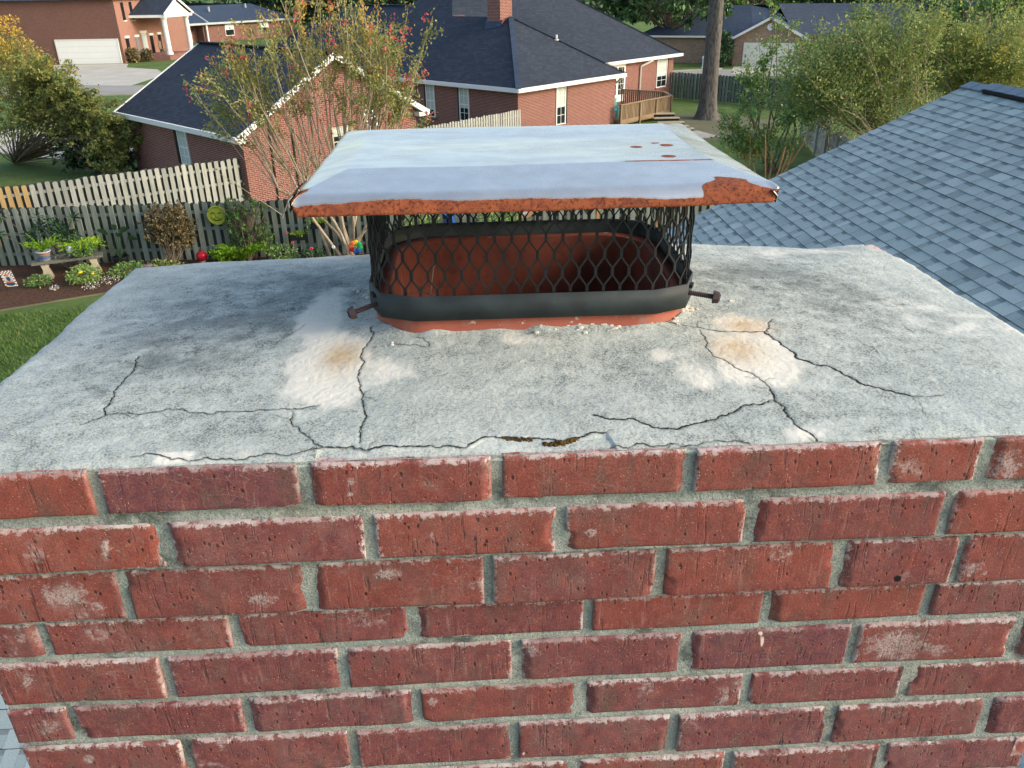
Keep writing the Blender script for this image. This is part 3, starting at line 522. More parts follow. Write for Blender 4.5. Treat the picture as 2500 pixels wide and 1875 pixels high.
m=MB();m.poly([FL(-3.5,2.6,4.45),FL(-3.5,8.2,4.45),FL(-3.5,5.4,5.85)]);m.box(FL(-1.8,2.45,4.36),(3.7,.25,.28),(t0,t1,Z3));m.box(FL(-3.55,5.4,4.36),(.25,6,.28),(t0,t1,Z3));m.box(FL(-1.8,8.35,4.36),(3.7,.25,.28),(t0,t1,Z3))
m.beam(FL(-3.72,2.2,4.5),FL(-3.72,5.4,6.05),.1,.2);m.beam(FL(-3.72,8.6,4.5),FL(-3.72,5.4,6.05),.1,.2);m.build('porch_gable','white',hl)
for b in (3.0,7.8):
    m=MB();m.lathe(FL(-3.2,b,.56),[(0.001,0),(.36,0),(.36,.25),(.27,.3),(.25,3.4),(.33,3.5),(.33,3.68),(.001,3.68)],14);m.build('column','white',hl)
rk=thing('porch_chair','dark rocking chair on the portico of the two-storey house','chair',tuple(FL(-1.2,5.6,.56)))
MB().box(FL(-1.2,5.6,.98),(.55,.55,.06),(t0,t1,Z3)).build('seat','twig',rk);MB().box(FL(-.95,5.6,1.4),(.06,.55,.8),(t0,t1,Z3)).build('backrest','twig',rk)
for sx in (-1,1):
    for sy in (-1,1): MB().box(FL(-1.2+.22*sx,5.6+.22*sy,.76),(.05,.05,.4),(t0,t1,Z3)).build('leg','twig',rk)
wb=thing('wheelie_bin','dark green wheelie bin beside the white garage door','bin',tuple(FL(7.9,-.5,0)))
MB().box(FL(7.9,-.5,.5),(.55,.6,1.0),(t0,t1,Z3)).build('bin_body','darkgreen',wb);MB().box(FL(7.9,-.5,1.04),(.6,.66,.08),(t0,t1,Z3)).build('lid','darkgreen',wb)

# ================================================================ FAR MIDDLE HOUSE
P0=np.array([-42.0,117.5,0.]);P1=np.array([-30.5,133.5,0.]);e=(P1-P0)/np.linalg.norm(P1-P0);L=np.linalg.norm(P1-P0);bk=np.array([-e[1],e[0],0])
FM=FF(P0,e,bk);hf=thing('distant_house','low red brick house with blue-grey roof and white french doors, far beyond the road','house',tuple(FM(9,6,0)))
m=MB();prism_walls(FM,m,[(0,1.5),(9,1.5),(9,0),(26,0),(26,11),(0,11)],0,2.5);m.build('wall','nbrick',hf)
m=MB();m.poly([FM(-.5,-.6,2.45),FM(9.6,-.6,2.45),FM(9.6,5.2,5.0),FM(1,5.2,5.0)]);m.poly([FM(9,-.6,2.45),FM(26.5,-.6,2.45),FM(22,4.6,4.6),FM(10,4.6,4.6)]);m.poly([FM(-.5,12,2.45),FM(-.5,-.6,2.45),FM(1,5.2,5.0)]);m.poly([FM(26.5,12,2.45),FM(-.5,12,2.45),FM(1,5.2,5.0),FM(9.6,5.2,5.0),FM(22,4.6,4.6)]);m.poly([FM(9.6,-.6,2.46),FM(9.6,3,3.9),FM(9.6,5.2,5.0)])
rf=m.build('roof','broof',hf)
MB().beam(FM(-.5,-.62,2.4),FM(26.5,-.62,2.4),.08,.26).build('gutter','blind',hf);MB().beam(FM(9.6,-.6,2.5),FM(9.6,5.2,5.05),.1,.2).build('rake_board','white',hf)
for a,b,z in ((4,4.6,4.95),(12.5,2.5,4.2),(20,3.5,4.4)): MB().tube([FM(a,b,z-.4),FM(a,b,z+.25)],.16,8).build('roof_vent','dark' if a==4 else 'aluminium',rf)
for i in range(3):
    d=MB();d.box(FM(4.4+i*1.5,1.45,1.15),(1.35,.1,2.2),(e,bk,Z3));d=d.build('french_door','white',hf);MB().box(FM(4.4+i*1.5,1.38,1.2),(.9,.05,1.8),(e,bk,Z3)).build('door_pane','glass',d)
MB().box(FM(9.4,-.3,1.2),(.22,.22,2.4),(e,bk,Z3)).build('porch_post','white',hf)
for a in (13.5,20): 
    w=MB();w.box(FM(a,-.04,1.4),(1.6,.1,1.5),(e,bk,Z3));w=w.build('window','white',hf);MB().box(FM(a,-.1,1.1),(1.4,.05,.7),(e,bk,Z3)).build('pane','glass',w)
g4=thing('barbecue','grey covered barbecue under the porch of the distant red brick house','barbecue',tuple(FM(.4,.3,0)))
MB().box(FM(.4,.3,.75),(1.2,.6,.5),(e,bk,Z3)).build('grill_body','white',g4);MB().box(FM(.4,.3,.25),(.7,.5,.5),(e,bk,Z3)).build('grill_stand','dark',g4)

# ================================================================ FAR RIGHT HOUSE
FR=FF(np.array([24.0,78.05,0.]),np.array([.925,-.38,0]),np.array([.38,.925,0]))
hr=thing('gabled_house','tan brick house with a cream garage door under a round gable vent, across the road','house',tuple(FR(3,5,0)))
m=MB();prism_walls(FR,m,[(0,0),(6,0),(6,12),(0,12)],0,2.35);m.poly([FR(0,0,2.35),FR(6,0,2.35),FR(3,0,3.95)]);prism_walls(FR,m,[(-9,2.5),(0,2.5),(0,12),(-9,12)],0,2.35);prism_walls(FR,m,[(6,3),(17,3),(17,12),(6,12)],0,2.5);m.poly([FR(17,3,2.5),FR(17,12,2.5),FR(17,7.5,4.7)]);m.build('wall','tbrick',hr)
m=MB();m.poly([FR(-.35,-.4,2.25),FR(3,-.4,4.05),FR(3,8,4.05),FR(-.35,5,2.25)]);m.poly([FR(6.35,-.4,2.25),FR(6.35,5,2.25),FR(3,8,4.05),FR(3,-.4,4.05)])
m.poly([FR(-9.4,2,2.4),FR(1.5,2,2.4),FR(.5,7.5,4.85),FR(-4,7.5,4.85)]);m.poly([FR(-9.4,13,2.4),FR(-9.4,2,2.4),FR(-4,7.5,4.85)]);m.poly([FR(1.5,2,2.4),FR(4,4.5,3.7),FR(3,7.5,4.4),FR(.5,7.5,4.85)])
MB().poly([FR(5,2.6,2.47),FR(17.4,2.6,2.47),FR(17.4,7.5,4.97),FR(3,7.5,4.97)]).build('garage_wing_roof','groof',hr);m.poly([FR(17.4,12.6,2.45),FR(-9.4,12.6,2.4),FR(-4,7.5,4.85),FR(17.4,7.5,4.95)])
rf=m.build('roof','broof',hr)
m=MB();m.beam(FR(-.45,-.42,2.2),FR(3,-.42,4.05),.06,.2);m.beam(FR(6.45,-.42,2.2),FR(3,-.42,4.05),.06,.2);m.beam(FR(-9.4,1.98,2.33),FR(-.4,1.98,2.33),.06,.16);m.build('fascia','white',hr)
MB().beam(FR(17.42,2.6,2.4),FR(17.42,7.5,4.93),.08,.2).build('rake_board','dark',hr)
MB().disc(FR(3,-.03,3.3),.3,-FR.e2,.06,18).build('gable_vent','white',hr)
d=MB();d.box(FR(3.3,-.04,1.0),(4.9,.08,2.0),(FR.e1,FR.e2,Z3));d=d.build('garage_door','cream',hr)
m=MB()
for z in (.5,1,1.5): m.box(FR(3.3,-.083,z),(4.8,.012,.02),(FR.e1,FR.e2,Z3))
m.build('panel_groove','blind',d)
for a,b,z,mt in ((-2.7,6.8,4.75,'dark'),(-1.6,6.2,4.6,'aluminium')): MB().tube([FR(a,b,z-.3),FR(a,b,z+(.2 if mt=='dark' else .55))],.22 if mt=='dark' else .1,8).build('roof_vent',mt,rf)
# grey roofed house at the right edge
hg=thing('grey_roofed_house','house with a plain grey roof rising behind the crape myrtles at the right edge','house',(38,62,0))
FG=Frame((33.5,56.5),-20);m=MB();prism_walls(FG,m,[(0,0),(14,0),(14,10),(0,10)],0,3.0);m.build('wall','tbrick',hg)
m=MB();m.poly([FG(-.5,-.5,2.9),FG(14.5,-.5,2.9),FG(14.5,5,6.3),FG(-.5,5,6.3)]);m.poly([FG(14.5,10.5,2.9),FG(-.5,10.5,2.9),FG(-.5,5,6.3),FG(14.5,5,6.3)]);m.build('roof','groof',hg)
m=MB();m.poly([FG(0,10,3),FG(0,0,3),FG(0,5,6.1)]);m.poly([FG(14,0,3),FG(14,10,3),FG(14,5,6.1)]);m.build('gable_wall','tbrick',hg)

# ================================================================ FENCES
fence('picket_fence','shaded grey green picket fence behind the garden bench',(-16.6,23.4),(12.6,24.0),1.7,.145,.095,'fence',1)
fence('picket_fence','silvery picket fence with golden boards running up to the brick garage',(-17.5,23.8),(-8.25,29.6),1.8,.145,.075,'fencelight',2,tintf=lambda x,rs:2. if x<4.35 else rs.random())  # first boards of the run take the golden tint
fence('picket_fence','pale picket fence between the garage and the corner of the brick house',(-1.95,35.2),(2.35,39.9),1.85,.12,.05,'fencelight',3,back=False)
fence('picket_fence','dark grey picket fence behind the tall pine trunk',(9.5,61.0),(23,48.3),1.65,.14,.09,'fencedark',4)
fence('picket_fence','leaning grey side fence half hidden behind the slate blue roof',(16.6,41.2),(13.0,26.0),1.8,.15,.02,'fencelight',5,back=False)
fence('picket_fence','pale distant picket fence beyond the road, left of the tan brick house',(13,91),(24.5,88.3),1.75,.15,.01,'fencewhite',6,back=False)
# ================================================================ OWN HOUSE (right) – slate blue shingles
XR,YR,ZR,SL=6.603,11.0,6.003,.4757
ho=thing('house','house with a slate blue shingle roof and black ridge vent, right beside the chimney','house',(5,4,0));ho['wallmat']='nbrick'
def shingles(name,parent,org,along,down,L,D,seed,row=.1416):
    """laminated shingles: org = far top corner, along = course direction, down = slope direction"""
    rs=np.random.RandomState(seed);org=np.array(org,float);al=np.array(along,float);dn=np.array(down,float);nr=np.cross(al,dn);nr/=np.linalg.norm(nr)
    if nr[2]<0: nr=-nr
    V=[];Q=[];T=[]
    def quad(a,b,c,d,t): n=len(V);V.extend([a,b,c,d]);Q.append((n,n+1,n+2,n+3));T.append(t)
    nrow=int(D/row);base=.008
    for i in range(nrow):
        x=-rs.uniform(0,.2);hi=rs.rand()<.5;jit=rs.uniform(-.004,.004)
        while x<L:
            w=rs.uniform(.09,.24) if hi else rs.uniform(.07,.20);x0,x1=max(x,0),min(x+w,L);x+=w
            t=np.clip(rs.normal(.60,.17),.1,1.) if hi else np.clip(rs.normal(.42,.14),.08,1.)
            if x1>x0:
                top=.004;bot=base+(.005 if hi else .0)
                d0=i*row+jit;d1=d0+row+(.0 if hi else -.004)
                a=org+al*x0+dn*d0+nr*top;b=org+al*x1+dn*d0+nr*top;c=org+al*x1+dn*d1+nr*bot;d=org+al*x0+dn*d1+nr*bot
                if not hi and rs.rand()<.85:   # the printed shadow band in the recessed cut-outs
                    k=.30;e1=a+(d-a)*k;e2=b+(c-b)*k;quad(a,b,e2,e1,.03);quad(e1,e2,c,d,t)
                else: quad(a,b,c,d,t)
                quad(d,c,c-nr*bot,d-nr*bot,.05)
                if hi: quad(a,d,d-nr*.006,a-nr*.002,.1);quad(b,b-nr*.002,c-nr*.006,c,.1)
            hi=not hi
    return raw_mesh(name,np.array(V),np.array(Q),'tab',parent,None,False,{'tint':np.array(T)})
cs=math.cos(math.atan(SL));dn=np.array([-cs,0,-SL*cs]);DL=7.6
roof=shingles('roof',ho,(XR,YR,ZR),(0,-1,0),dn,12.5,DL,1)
m=MB();xe=XR-DL*cs;zeave=ZR-SL*(XR-xe)
m.poly([(xe+.02,YR-.01,zeave-.02),(XR,YR-.01,ZR-.02),(2*XR-xe,YR-.01,zeave-.02)]);m.poly([(xe+.02,-1.49,zeave-.02),(2*XR-xe,-1.49,zeave-.02),(XR,-1.49,ZR-.02)])
m.poly([(xe,YR,zeave-.015),(xe,-1.5,zeave-.015),(XR,-1.5,ZR-.015),(XR,YR,ZR-.015)][::-1]);m.build('roof_deck','tanwood',roof)
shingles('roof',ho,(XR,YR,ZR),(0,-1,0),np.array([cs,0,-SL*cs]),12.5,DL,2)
m=MB();m.poly([(xe+.4,YR-.3,0),(xe+.4,YR-.3,zeave),(XR,YR-.3,ZR-.2),(2*XR-xe-.4,YR-.3,zeave),(2*XR-xe-.4,YR-.3,0)]);m.poly([(xe+.4,-1.2,0),(2*XR-xe-.4,-1.2,0),(2*XR-xe-.4,-1.2,zeave),(XR,-1.2,ZR-.2),(xe+.4,-1.2,zeave)])
m.poly([(xe+.4,-1.2,0),(xe+.4,-1.2,zeave+.1),(xe+.4,YR-.3,zeave+.1),(xe+.4,YR-.3,0)]);m.poly([(2*XR-xe-.4,-1.2,0),(2*XR-xe-.4,YR-.3,0),(2*XR-xe-.4,YR-.3,zeave+.1),(2*XR-xe-.4,-1.2,zeave+.1)]);m.build('wall','nbrick',ho)
# ridge vent (black mesh roll) under shingle caps
m=MB();nseg=34;rs=np.random.RandomState(4)
for sx in (-1,1):
    p=[];
    for i in range(nseg+1): p.append((XR+sx*(.135+rs.uniform(-.006,.006)),YR-.55-i*.34,ZR-.135*SL+.026))
    m.tube(p,[.026+rs.uniform(-.003,.003) for _ in p],7)
m.build('ridge_vent','vent',roof)
m=MB()
for i in range(52):
    y1=YR+.02-i*.24;y0=y1-.25;lift=.05 if i>1 else .02
    for sx in (-1,1): m.poly([(XR,y1,ZR+lift+.004),(XR,y0,ZR+lift+.009),(XR+sx*.14,y0,ZR+lift-.055),(XR+sx*.14,y1,ZR+lift-.06)][::sx],.5)
m.build('ridge_cap','ridgecap',roof)
# lower porch roof seen past the chimney's left foot
lo=shingles('porch_roof',ho,(-4.5,5.6,3.05),(1,0,0),np.array([0,-.93,-.367]),4.35,4.2,7)
m=MB();m.poly([(-4.5,5.6,3.03),(-4.5,1.69,1.48),(-.16,1.69,1.48),(-.16,5.6,3.03)]);m.build('porch_roof_deck','tanwood',lo)
for x in (-4.3,-1.1): MB().box((x,2.0,.75),(.14,.14,1.5)).build('porch_post','white',ho)
MB().box((-2.3,5.75,1.5),(4.2,.2,3.0)).build('porch_wall','nbrick',ho)

# ================================================================ THE CHIMNEY
XL,XRR,YF,YB=-.575,.715,.716,1.374
chim=thing('chimney','red brick chimney with a cracked pale concrete crown in the foreground','chimney',(.07,1.05,0))
XSH=.007   # fitted camera x offset
beds_v=[985,1092,1205,1297,1380,1478,1559,1648]
step=lambda z:.018*float(sst(6.735,6.745,z))    # the two top courses stand proud
yfr=lambda c:YF-(.018 if c<2 else .009 if c==2 else 0.)
bed=[yp(1106,v,yfr(min(i,1) if i<3 else i))[2] for i,v in enumerate(beds_v)]
while len(bed)<16: bed.append(bed[-1]-.0677)
thick=[.004,.014,.009,.007,.011,.011,.011,.011]+[.011]*9
joints={0:[205,655,1075,1493,1912,2128],1:[360,798,1212,1620,2040],2:[268,668,1055,1425,1812,2070],3:[97,505,890,1272,1655,2005],4:[365,743,1115,1482,1840,2190],5:[160,533,900,1258,1612,1958],6:[405,765,1110,1455,1795,2130],7:[1240,1575,1905]}
jv={0:[1065,1040,1022,1012,1005,1000],1:[1190,1165,1150,1137,1130],2:[1297,1272,1254,1240,1228,1222],3:[1388,1365,1345,1325,1312,1300],4:[1475,1453,1430,1412,1398,1385],5:[1572,1547,1525,1505,1490,1475],6:[1640,1620,1600,1580,1565,1550],7:[1668,1650,1633]}
seeds={(0,1):.95,(0,2):.35,(0,3):.2,(1,4):.5,(4,2):.7,(4,3):.85,(4,4):.95,(5,2):.9,(5,3):.5,(3,3):.75,(6,2):.8,(3,4):.3,(0,0):.1}
BV=[];BQ=[];BE=[];BS=[];BT=[];nb=[0]
brs=np.random.RandomState(11)
def brick(x0,x1,z0,z1,face,seed,res=.003):
    """one brick; face(u,w,depth)->xyz puts its front grid on any side of the stack"""
    L=x1-x0;h=z1-z0
    if L<.02: return
    nx=max(6,int(L/res));nz=max(5,int(h/res))
    u=np.concatenate([[0,.0012,.003],np.linspace(.006,L-.006,nx),[L-.003,L-.0012,L]]);w=np.concatenate([[0,.0012,.003],np.linspace(.006,h-.006,nz),[h-.003,h-.0012,h]])
    U,Wd=np.meshgrid(u,w);dl=U;dr=L-U;dt=h-Wd;db=Wd;d=np.minimum(np.minimum(dl,dr),np.minimum(dt,db));o=brs.uniform(0,99)
    rough=.0012*fbm(U*60+o,Wd*60+o,3,5)+.0022*fbm(U*14+o,Wd*14+o,2,8)
    edge=.0027*np.exp(-d/.0010)+.004*sst(.012,.0,np.minimum(dl,dr)+.008*fbm(U*90+o,Wd*90,2,3))*(vnoise(U*18+o,Wd*18+o,4)>.62)
    dep=edge-rough+brs.uniform(-.0015,.0015)+ (U/L-.5)*brs.uniform(-.003,.003)
    jx=.0011*fbm(Wd*50+o,U*0,3,9)*np.where(dl<dr,1,-1);jz=.0017*fbm(U*26+o,Wd*0+o,3,10)
    P=face(x0+U+jx*sst(.02,0,np.minimum(dl,dr)),z0+Wd+jz*sst(.02,0,np.minimum(dt,db)),dep)
    # side skirt going back into the mortar
    ny,nx2=U.shape;ring=[(0,i) for i in range(nx2)]+[(j,nx2-1) for j in range(1,ny)]+[(ny-1,i) for i in range(nx2-2,-1,-1)]+[(j,0) for j in range(ny-2,0,-1)]
    ra=np.array([r[0]*nx2+r[1] for r in ring]);Pf=P.reshape(-1,3)
    uu=(x0+U+jx*sst(.02,0,np.minimum(dl,dr))).reshape(-1)[ra];ww=(z0+Wd+jz*sst(.02,0,np.minimum(dt,db))).reshape(-1)[ra]
    back=face(uu,ww,np.full(len(ra),.02))
    n0=nb[0];idx=np.arange(ny*nx2).reshape(ny,nx2)+n0
    q=np.stack([idx[:-1,:-1],idx[:-1,1:],idx[1:,1:],idx[1:,:-1]],-1).reshape(-1,4)
    m=len(ra);k=np.arange(m);sk=np.stack([ra+n0,n0+ny*nx2+k,n0+ny*nx2+(k+1)%m,np.roll(ra,-1)+n0],1)
    BV.append(Pf);BV.append(back);BQ.append(q);BQ.append(sk)
    E=np.stack([dt,np.minimum(dl,dr),db],-1).reshape(-1,3)/.03;BE.append(np.clip(E,0,1));BE.append(np.full((m,3),.0));BS.append(np.full(ny*nx2+m,seed));BT.append(np.full(ny*nx2+m,brs.rand()));nb[0]+=ny*nx2+m
NC=13
for c in range(NC):
    y=yfr(c);ex=YF-y;z1=bed[c]-thick[c]/2;z0=bed[c+1]+thick[c+1]/2
    if c in joints:
        xs=[float(yp(u,v,y)[0]) for u,v in zip(joints[c],jv[c])]
        while len(xs)<3 or xs[0]>XL+.06: xs.insert(0,xs[0]-.2035)
    else:
        xs=[-.50+.1016*(c%2)+.2035*k for k in range(7)]
    xl,xr=XL,XRR
    if xs[0]<xl+.06: xs=xs[1:]
    while xs[-1]+.2035<xr-.06: xs.append(xs[-1]+.2035)
    xs=[xl-.005]+xs+[xr+.005]
    for i,(a,b) in enumerate(zip(xs[:-1],xs[1:])):
        g2=.0054+brs.uniform(-.0008,.0014)
        brick(a+g2,b-g2,z0,z1,(lambda U,Wd,dp,y=y:np.stack([U,y+dp,Wd],-1)),seeds.get((c,i),float(np.clip(brs.normal([.15,.2,.35,.6,.68,.7,.7,.7][min(c,7)],.2),0,1))))
    # flanks and back in plain running bond
    for side in range(3):
        ln=(YB-y) if side<2 else xr-xl
        js=[k for k in np.arange((.1 if c%2 else .2),ln-.05,.2035)];js=[0-.005]+js+[ln+.005]
        for a,b in zip(js[:-1],js[1:]):
            if side==0: f=lambda U,Wd,dp,xl=xl,y=y:np.stack([xl+dp,y+U,Wd],-1)
            elif side==1: f=lambda U,Wd,dp,xr=xr,y=y:np.stack([xr-dp,y+U,Wd],-1)
            else: f=lambda U,Wd,dp,xl=xl:np.stack([xl+U,YB-.03-dp,Wd],-1)
            brick(a+.006,b-.006,z0,z1,f,brs.uniform(0,.8),.009)
bv=np.concatenate(BV);mk=np.zeros((len(bv),3));d_=bv-CAM;zc_=d_@FW;pu=(1250+FPX*(d_@RT)/zc_)/S;pv=(937.5-FPX*(d_@UP)/zc_)/S;fr_=bv[:,1]<YF+.012
for ch_,u_,v_,a_,b_,k_ in [(0,140,1285,60,28,1.),(0,208,1312,20,14,.8),(0,1935,1395,70,36,1.),(0,2015,1402,45,20,.7),(0,837,1241,32,14,1.),(0,935,1515,11,9,1.4),(0,566,1296,36,22,.85),(0,228,1186,11,28,1.),(0,352,1190,13,45,1.),(0,1277,1151,18,9,1.),(0,797,1338,60,26,.6),
 (0,2175,1010,45,50,.8),(0,1965,1010,40,30,.7),(0,1040,1262,50,14,.6),(0,1690,1200,40,25,.5),(0,105,1565,35,22,.7),(0,190,1640,14,10,1.1),(0,1215,1130,20,30,.8),(0,480,1600,14,25,.9),(0,1150,1405,22,14,.9),(0,1490,1540,40,14,.7),(0,2100,1230,40,30,.6),(0,760,1040,12,12,1.),(0,756,1068,10,8,.9),(0,1600,1480,30,20,.6),(0,60,1470,18,22,.9),(0,1900,1160,30,14,.5),
 (1,1939,1250,10,8,1.),(1,480,1467,5,4,.8),(2,1646,1384,3.5,14,1.2),(2,1643,1368,6,4,1.),(2,1130,1628,3,4,1.)]:
    mk[:,ch_]=np.maximum(mk[:,ch_],k_*np.exp(-((pu-u_)/a_)**2-((pv-v_)/b_)**2)*fr_)
o=raw_mesh('brick_courses',bv,np.concatenate(BQ),'brick',chim,{'edge':np.concatenate(BE),'seed':np.concatenate(BS),'seedb':np.concatenate(BT),'marks':mk})
# front mortar: a raked bed behind the brick faces, following the step of the two proud courses
zb=bed[NC];xs=np.arange(XL+.004,XRR-.003,.004);zs=np.arange(zb,bed[0]+.002,.003);X,Zg=np.meshgrid(xs,zs)
ex=np.where(Zg>bed[2],.018,np.where(Zg>bed[3],.009,0));ex=ex*1.
Y=YF-ex+.0048+.0030*fbm(X*40,Zg*40,4,21)+.0022*fbm(X*160,Zg*160,2,22)
for c in range(1,NC):
    Y-=np.exp(-((Zg-bed[c])/.004)**2)*(.0016 if c>1 else -.001)
grid_mesh('mortar',np.stack([X,Y,Zg],-1),None,'mortar',chim,{})
m=MB();zc_,zh_=(zb+bed[0])/2-.004,bed[0]-zb-.01
for x0,x1,y0,y1 in ((XL+.009,XRR-.009,YF+.012,.93),(XL+.009,XRR-.009,1.29,YB-.04),(XL+.009,-.16,.93,1.29),(.31,XRR-.009,.93,1.29)): m.box(((x0+x1)/2,(y0+y1)/2,zc_),(x1-x0,y1-y0,zh_))
m.build('mortar_core','mortar',chim)
m=MB();q_=[(XL+.002,YF+.002),(XRR-.002,YF+.002),(XRR-.002,YB-.002),(XL+.002,YB-.002)]
for i in range(4): a,b=q_[i],q_[(i+1)%4];m.poly([(*a,0),(*b,0),(*b,zb+.01),(*a,zb+.01)])
m.build('lower_stack','nbrick',chim)

# ---- crown
FX0,FX1,FY0,FY1=-.1345,.2805,.9475,1.2765      # flue outline
ZE=6.872
def crown_h(x,y):
    d=np.minimum(np.minimum(x-(XL-.012),XRR+.012-x),np.minimum(y-.692,YB+.006-y));d=np.maximum(d,0)
    dx=np.maximum(np.maximum(FX0-x,x-FX1),0);dy=np.maximum(np.maximum(FY0-y,y-FY1),0);df=np.hypot(dx,dy)
    rx_=np.maximum(np.abs(x-(FX0+FX1)/2)-(FX1-FX0)/2+.07,0);ry_=np.maximum(np.abs(y-(FY0+FY1)/2)-(FY1-FY0)/2+.07,0);df=np.maximum(np.hypot(rx_,ry_)-.07,0)
    t=d/(d+df+1e-6);return ZE+.029*t**1.1+.002*np.exp(-df/.02)+.009*np.exp(-df/.009)*(vnoise(x*38+7,y*38,77)-.35)
def onc(u,v):
    z=ZE+.01
    for _ in range(14): P=zp(u,v,z);z=float(crown_h(P[0],P[1]))
    return P[:2]
nx,ny=860,460
u=np.linspace(0,1,nx);v=np.linspace(0,1,ny);U,Vv=np.meshgrid(u,v)
xl=XL-.010+.007*fbm(v*9,v*0+3,4,31)+.003*fbm(v*60,v*0,2,30);xr=XRR+.012+.008*fbm(v*8,v*0+9,4,32)+.003*fbm(v*55,v*0,2,29)-.03*sst(.86,1.,v)
yf=.7020+.003*fbm(u*16,u*0,4,33)+.003*fbm(u*70,u*0,2,28);yb=YB+.003+.010*fbm(u*7,u*0,3,34)-.022*sst(.10,0,u)
X=xl[:,None]*(1-U)+xr[:,None]*U;Y=yf[None,:]*(1-Vv)+yb[None,:]*Vv
Zc=crown_h(X,Y)+.0045*fbm(X*5,Y*5,3,35)+.0020*fbm(X*18,Y*18,3,36)+.0009*fbm(X*70,Y*70,3,37)+.0009*fbm(X*260,Y*260,2,38)
Zc+=.010*np.exp(-((X-.33)/.12)**2)*sst(1.30,1.37,Y)+.006*np.exp(-((X+.2)/.1)**2)*sst(1.30,1.37,Y)-.006*np.exp(-((X-.60)/.05)**2)*sst(1.3,1.37,Y)
de=np.minimum(np.minimum(X-xl[:,None],xr[:,None]-X),np.minimum(Y-yf[None,:],yb[None,:]-Y))
Zc-=.007*np.exp(-np.maximum(de,0)/.006)
cracks=[([(300,770),(290,800),(262,830),(240,862),(230,895)],.0016),([(172,915),(200,905),(228,895),(300,893),(360,880),(420,888),(500,885),(560,882),(630,882),(690,872)],.0012),
([(630,885),(645,920),(670,945),(700,963)],.0014),([(805,705),(800,735),(782,760),(775,800),(785,850),(788,890),(780,920),(775,957)],.0015),
([(1280,893),(1330,903),(1400,915),(1460,925),(1520,910),(1570,895),(1620,875),(1665,862)],.0022),([(1410,688),(1470,700),(1530,712),(1590,715),(1650,716),(1660,705),(1668,690)],.0014),
([(1650,716),(1660,722),(1700,750),(1760,785),(1830,808),(1900,835),(1975,857)],.0026),([(1975,857),(2040,850)],.0008),([(1510,712),(1525,750),(1570,780),(1605,800),(1640,815),(1665,840)],.0012),
([(1665,838),(1672,862),(1700,895),(1730,925),(1770,948)],.0024),([(700,963),(760,960),(800,968),(880,962),(950,964),(1010,962),(1045,942),(1100,942),(1160,945),(1210,952),(1260,942),(1310,932)],.0022),
([(280,985),(400,990),(480,986),(560,980),(650,972),(700,963)],.0013),([(1310,962),(1420,957),(1500,955),(1640,954),(1770,948),(1880,946),(1960,946)],.0013),([(590,752),(625,725),(660,700)],.0006),
([(845,740),(880,745),(925,750),(925,740),(900,728)],.0009),([(340,795),(300,790),(270,780)],.0006),([(1850,730),(1900,770)],.0005),([(1975,857),(2000,900)],.0005)]
cm=np.zeros_like(X);cd=np.zeros_like(X);crs=np.random.RandomState(8)
CRP=[]
def frac(P,it=4,k=.11):
    P=[np.array(p) for p in P]
    for j in range(it):
        Q=[P[0]]
        for a,b in zip(P[:-1],P[1:]):
            d=b-a;Q+=[(a+b)/2+np.array([-d[1],d[0]])*crs.uniform(-k,k)*1.3,b]
        P=Q
    return P
for pts,w in list(cracks):
    if w>.001:
        for _ in range(3):
            i=crs.randint(len(pts)-1);t=crs.rand();x_=pts[i][0]*(1-t)+pts[i+1][0]*t;y_=pts[i][1]*(1-t)+pts[i+1][1]*t;l=crs.uniform(15,45);a=crs.uniform(0,6.28);cracks.append(([(x_,y_),(x_+l*.5*math.cos(a),y_+l*.3*math.sin(a)),(x_+l*math.cos(a+.3),y_+l*.5*math.sin(a+.3))],.0005))
for pts,w in cracks:
    P=frac([onc(*p) for p in pts],5,.13);CRP.append((P,w))
    for i,(a,b) in enumerate(zip(P[:-1],P[1:])):
        mx0,mx1=min(a[0],b[0])-.012,max(a[0],b[0])+.012;my0,my1=min(a[1],b[1])-.012,max(a[1],b[1])+.012
        i0,i1=np.searchsorted(u*1.31-.59,[mx0-.03,mx1+.03]);j0,j1=np.searchsorted(v*.69+.69,[my0-.03,my1+.03])
        s_=(slice(max(j0,0),j1),slice(max(i0,0),i1));xx,yy=X[s_],Y[s_]
        if xx.size==0: continue
        d=b-a;t=np.clip(((xx-a[0])*d[0]+(yy-a[1])*d[1])/(d@d+1e-12),0,1);dist=np.hypot(xx-a[0]-t*d[0],yy-a[1]-t*d[1])
        ww=w*(.45+.9*vnoise(np.array([i*.37]),np.array([w*9999.]),5)[0]);ww*=.72;cm[s_]=np.maximum(cm[s_],np.exp(-(dist/max(ww,.0012))**2)*min(1,w/.0010)*.35);cd[s_]=np.maximum(cd[s_],np.exp(-(dist/(max(ww,.001)*1.1))**2)*min(.0012,w*.6))
Zc-=cd
def surf(x,y):
    uu=np.clip((x+.585)/1.312,0,1)
    for _ in range(2):
        y0=np.interp(uu,u,yf);y1=np.interp(uu,u,yb);vv=np.clip((y-y0)/(y1-y0),0,1);x0=np.interp(vv,v,xl);x1=np.interp(vv,v,xr);uu=np.clip((x-x0)/(x1-x0),0,1)
    return Zc[int(round(vv*(ny-1))),int(round(uu*(nx-1)))]
RIB=[]      # (path, width) kept for the dark crack gaps
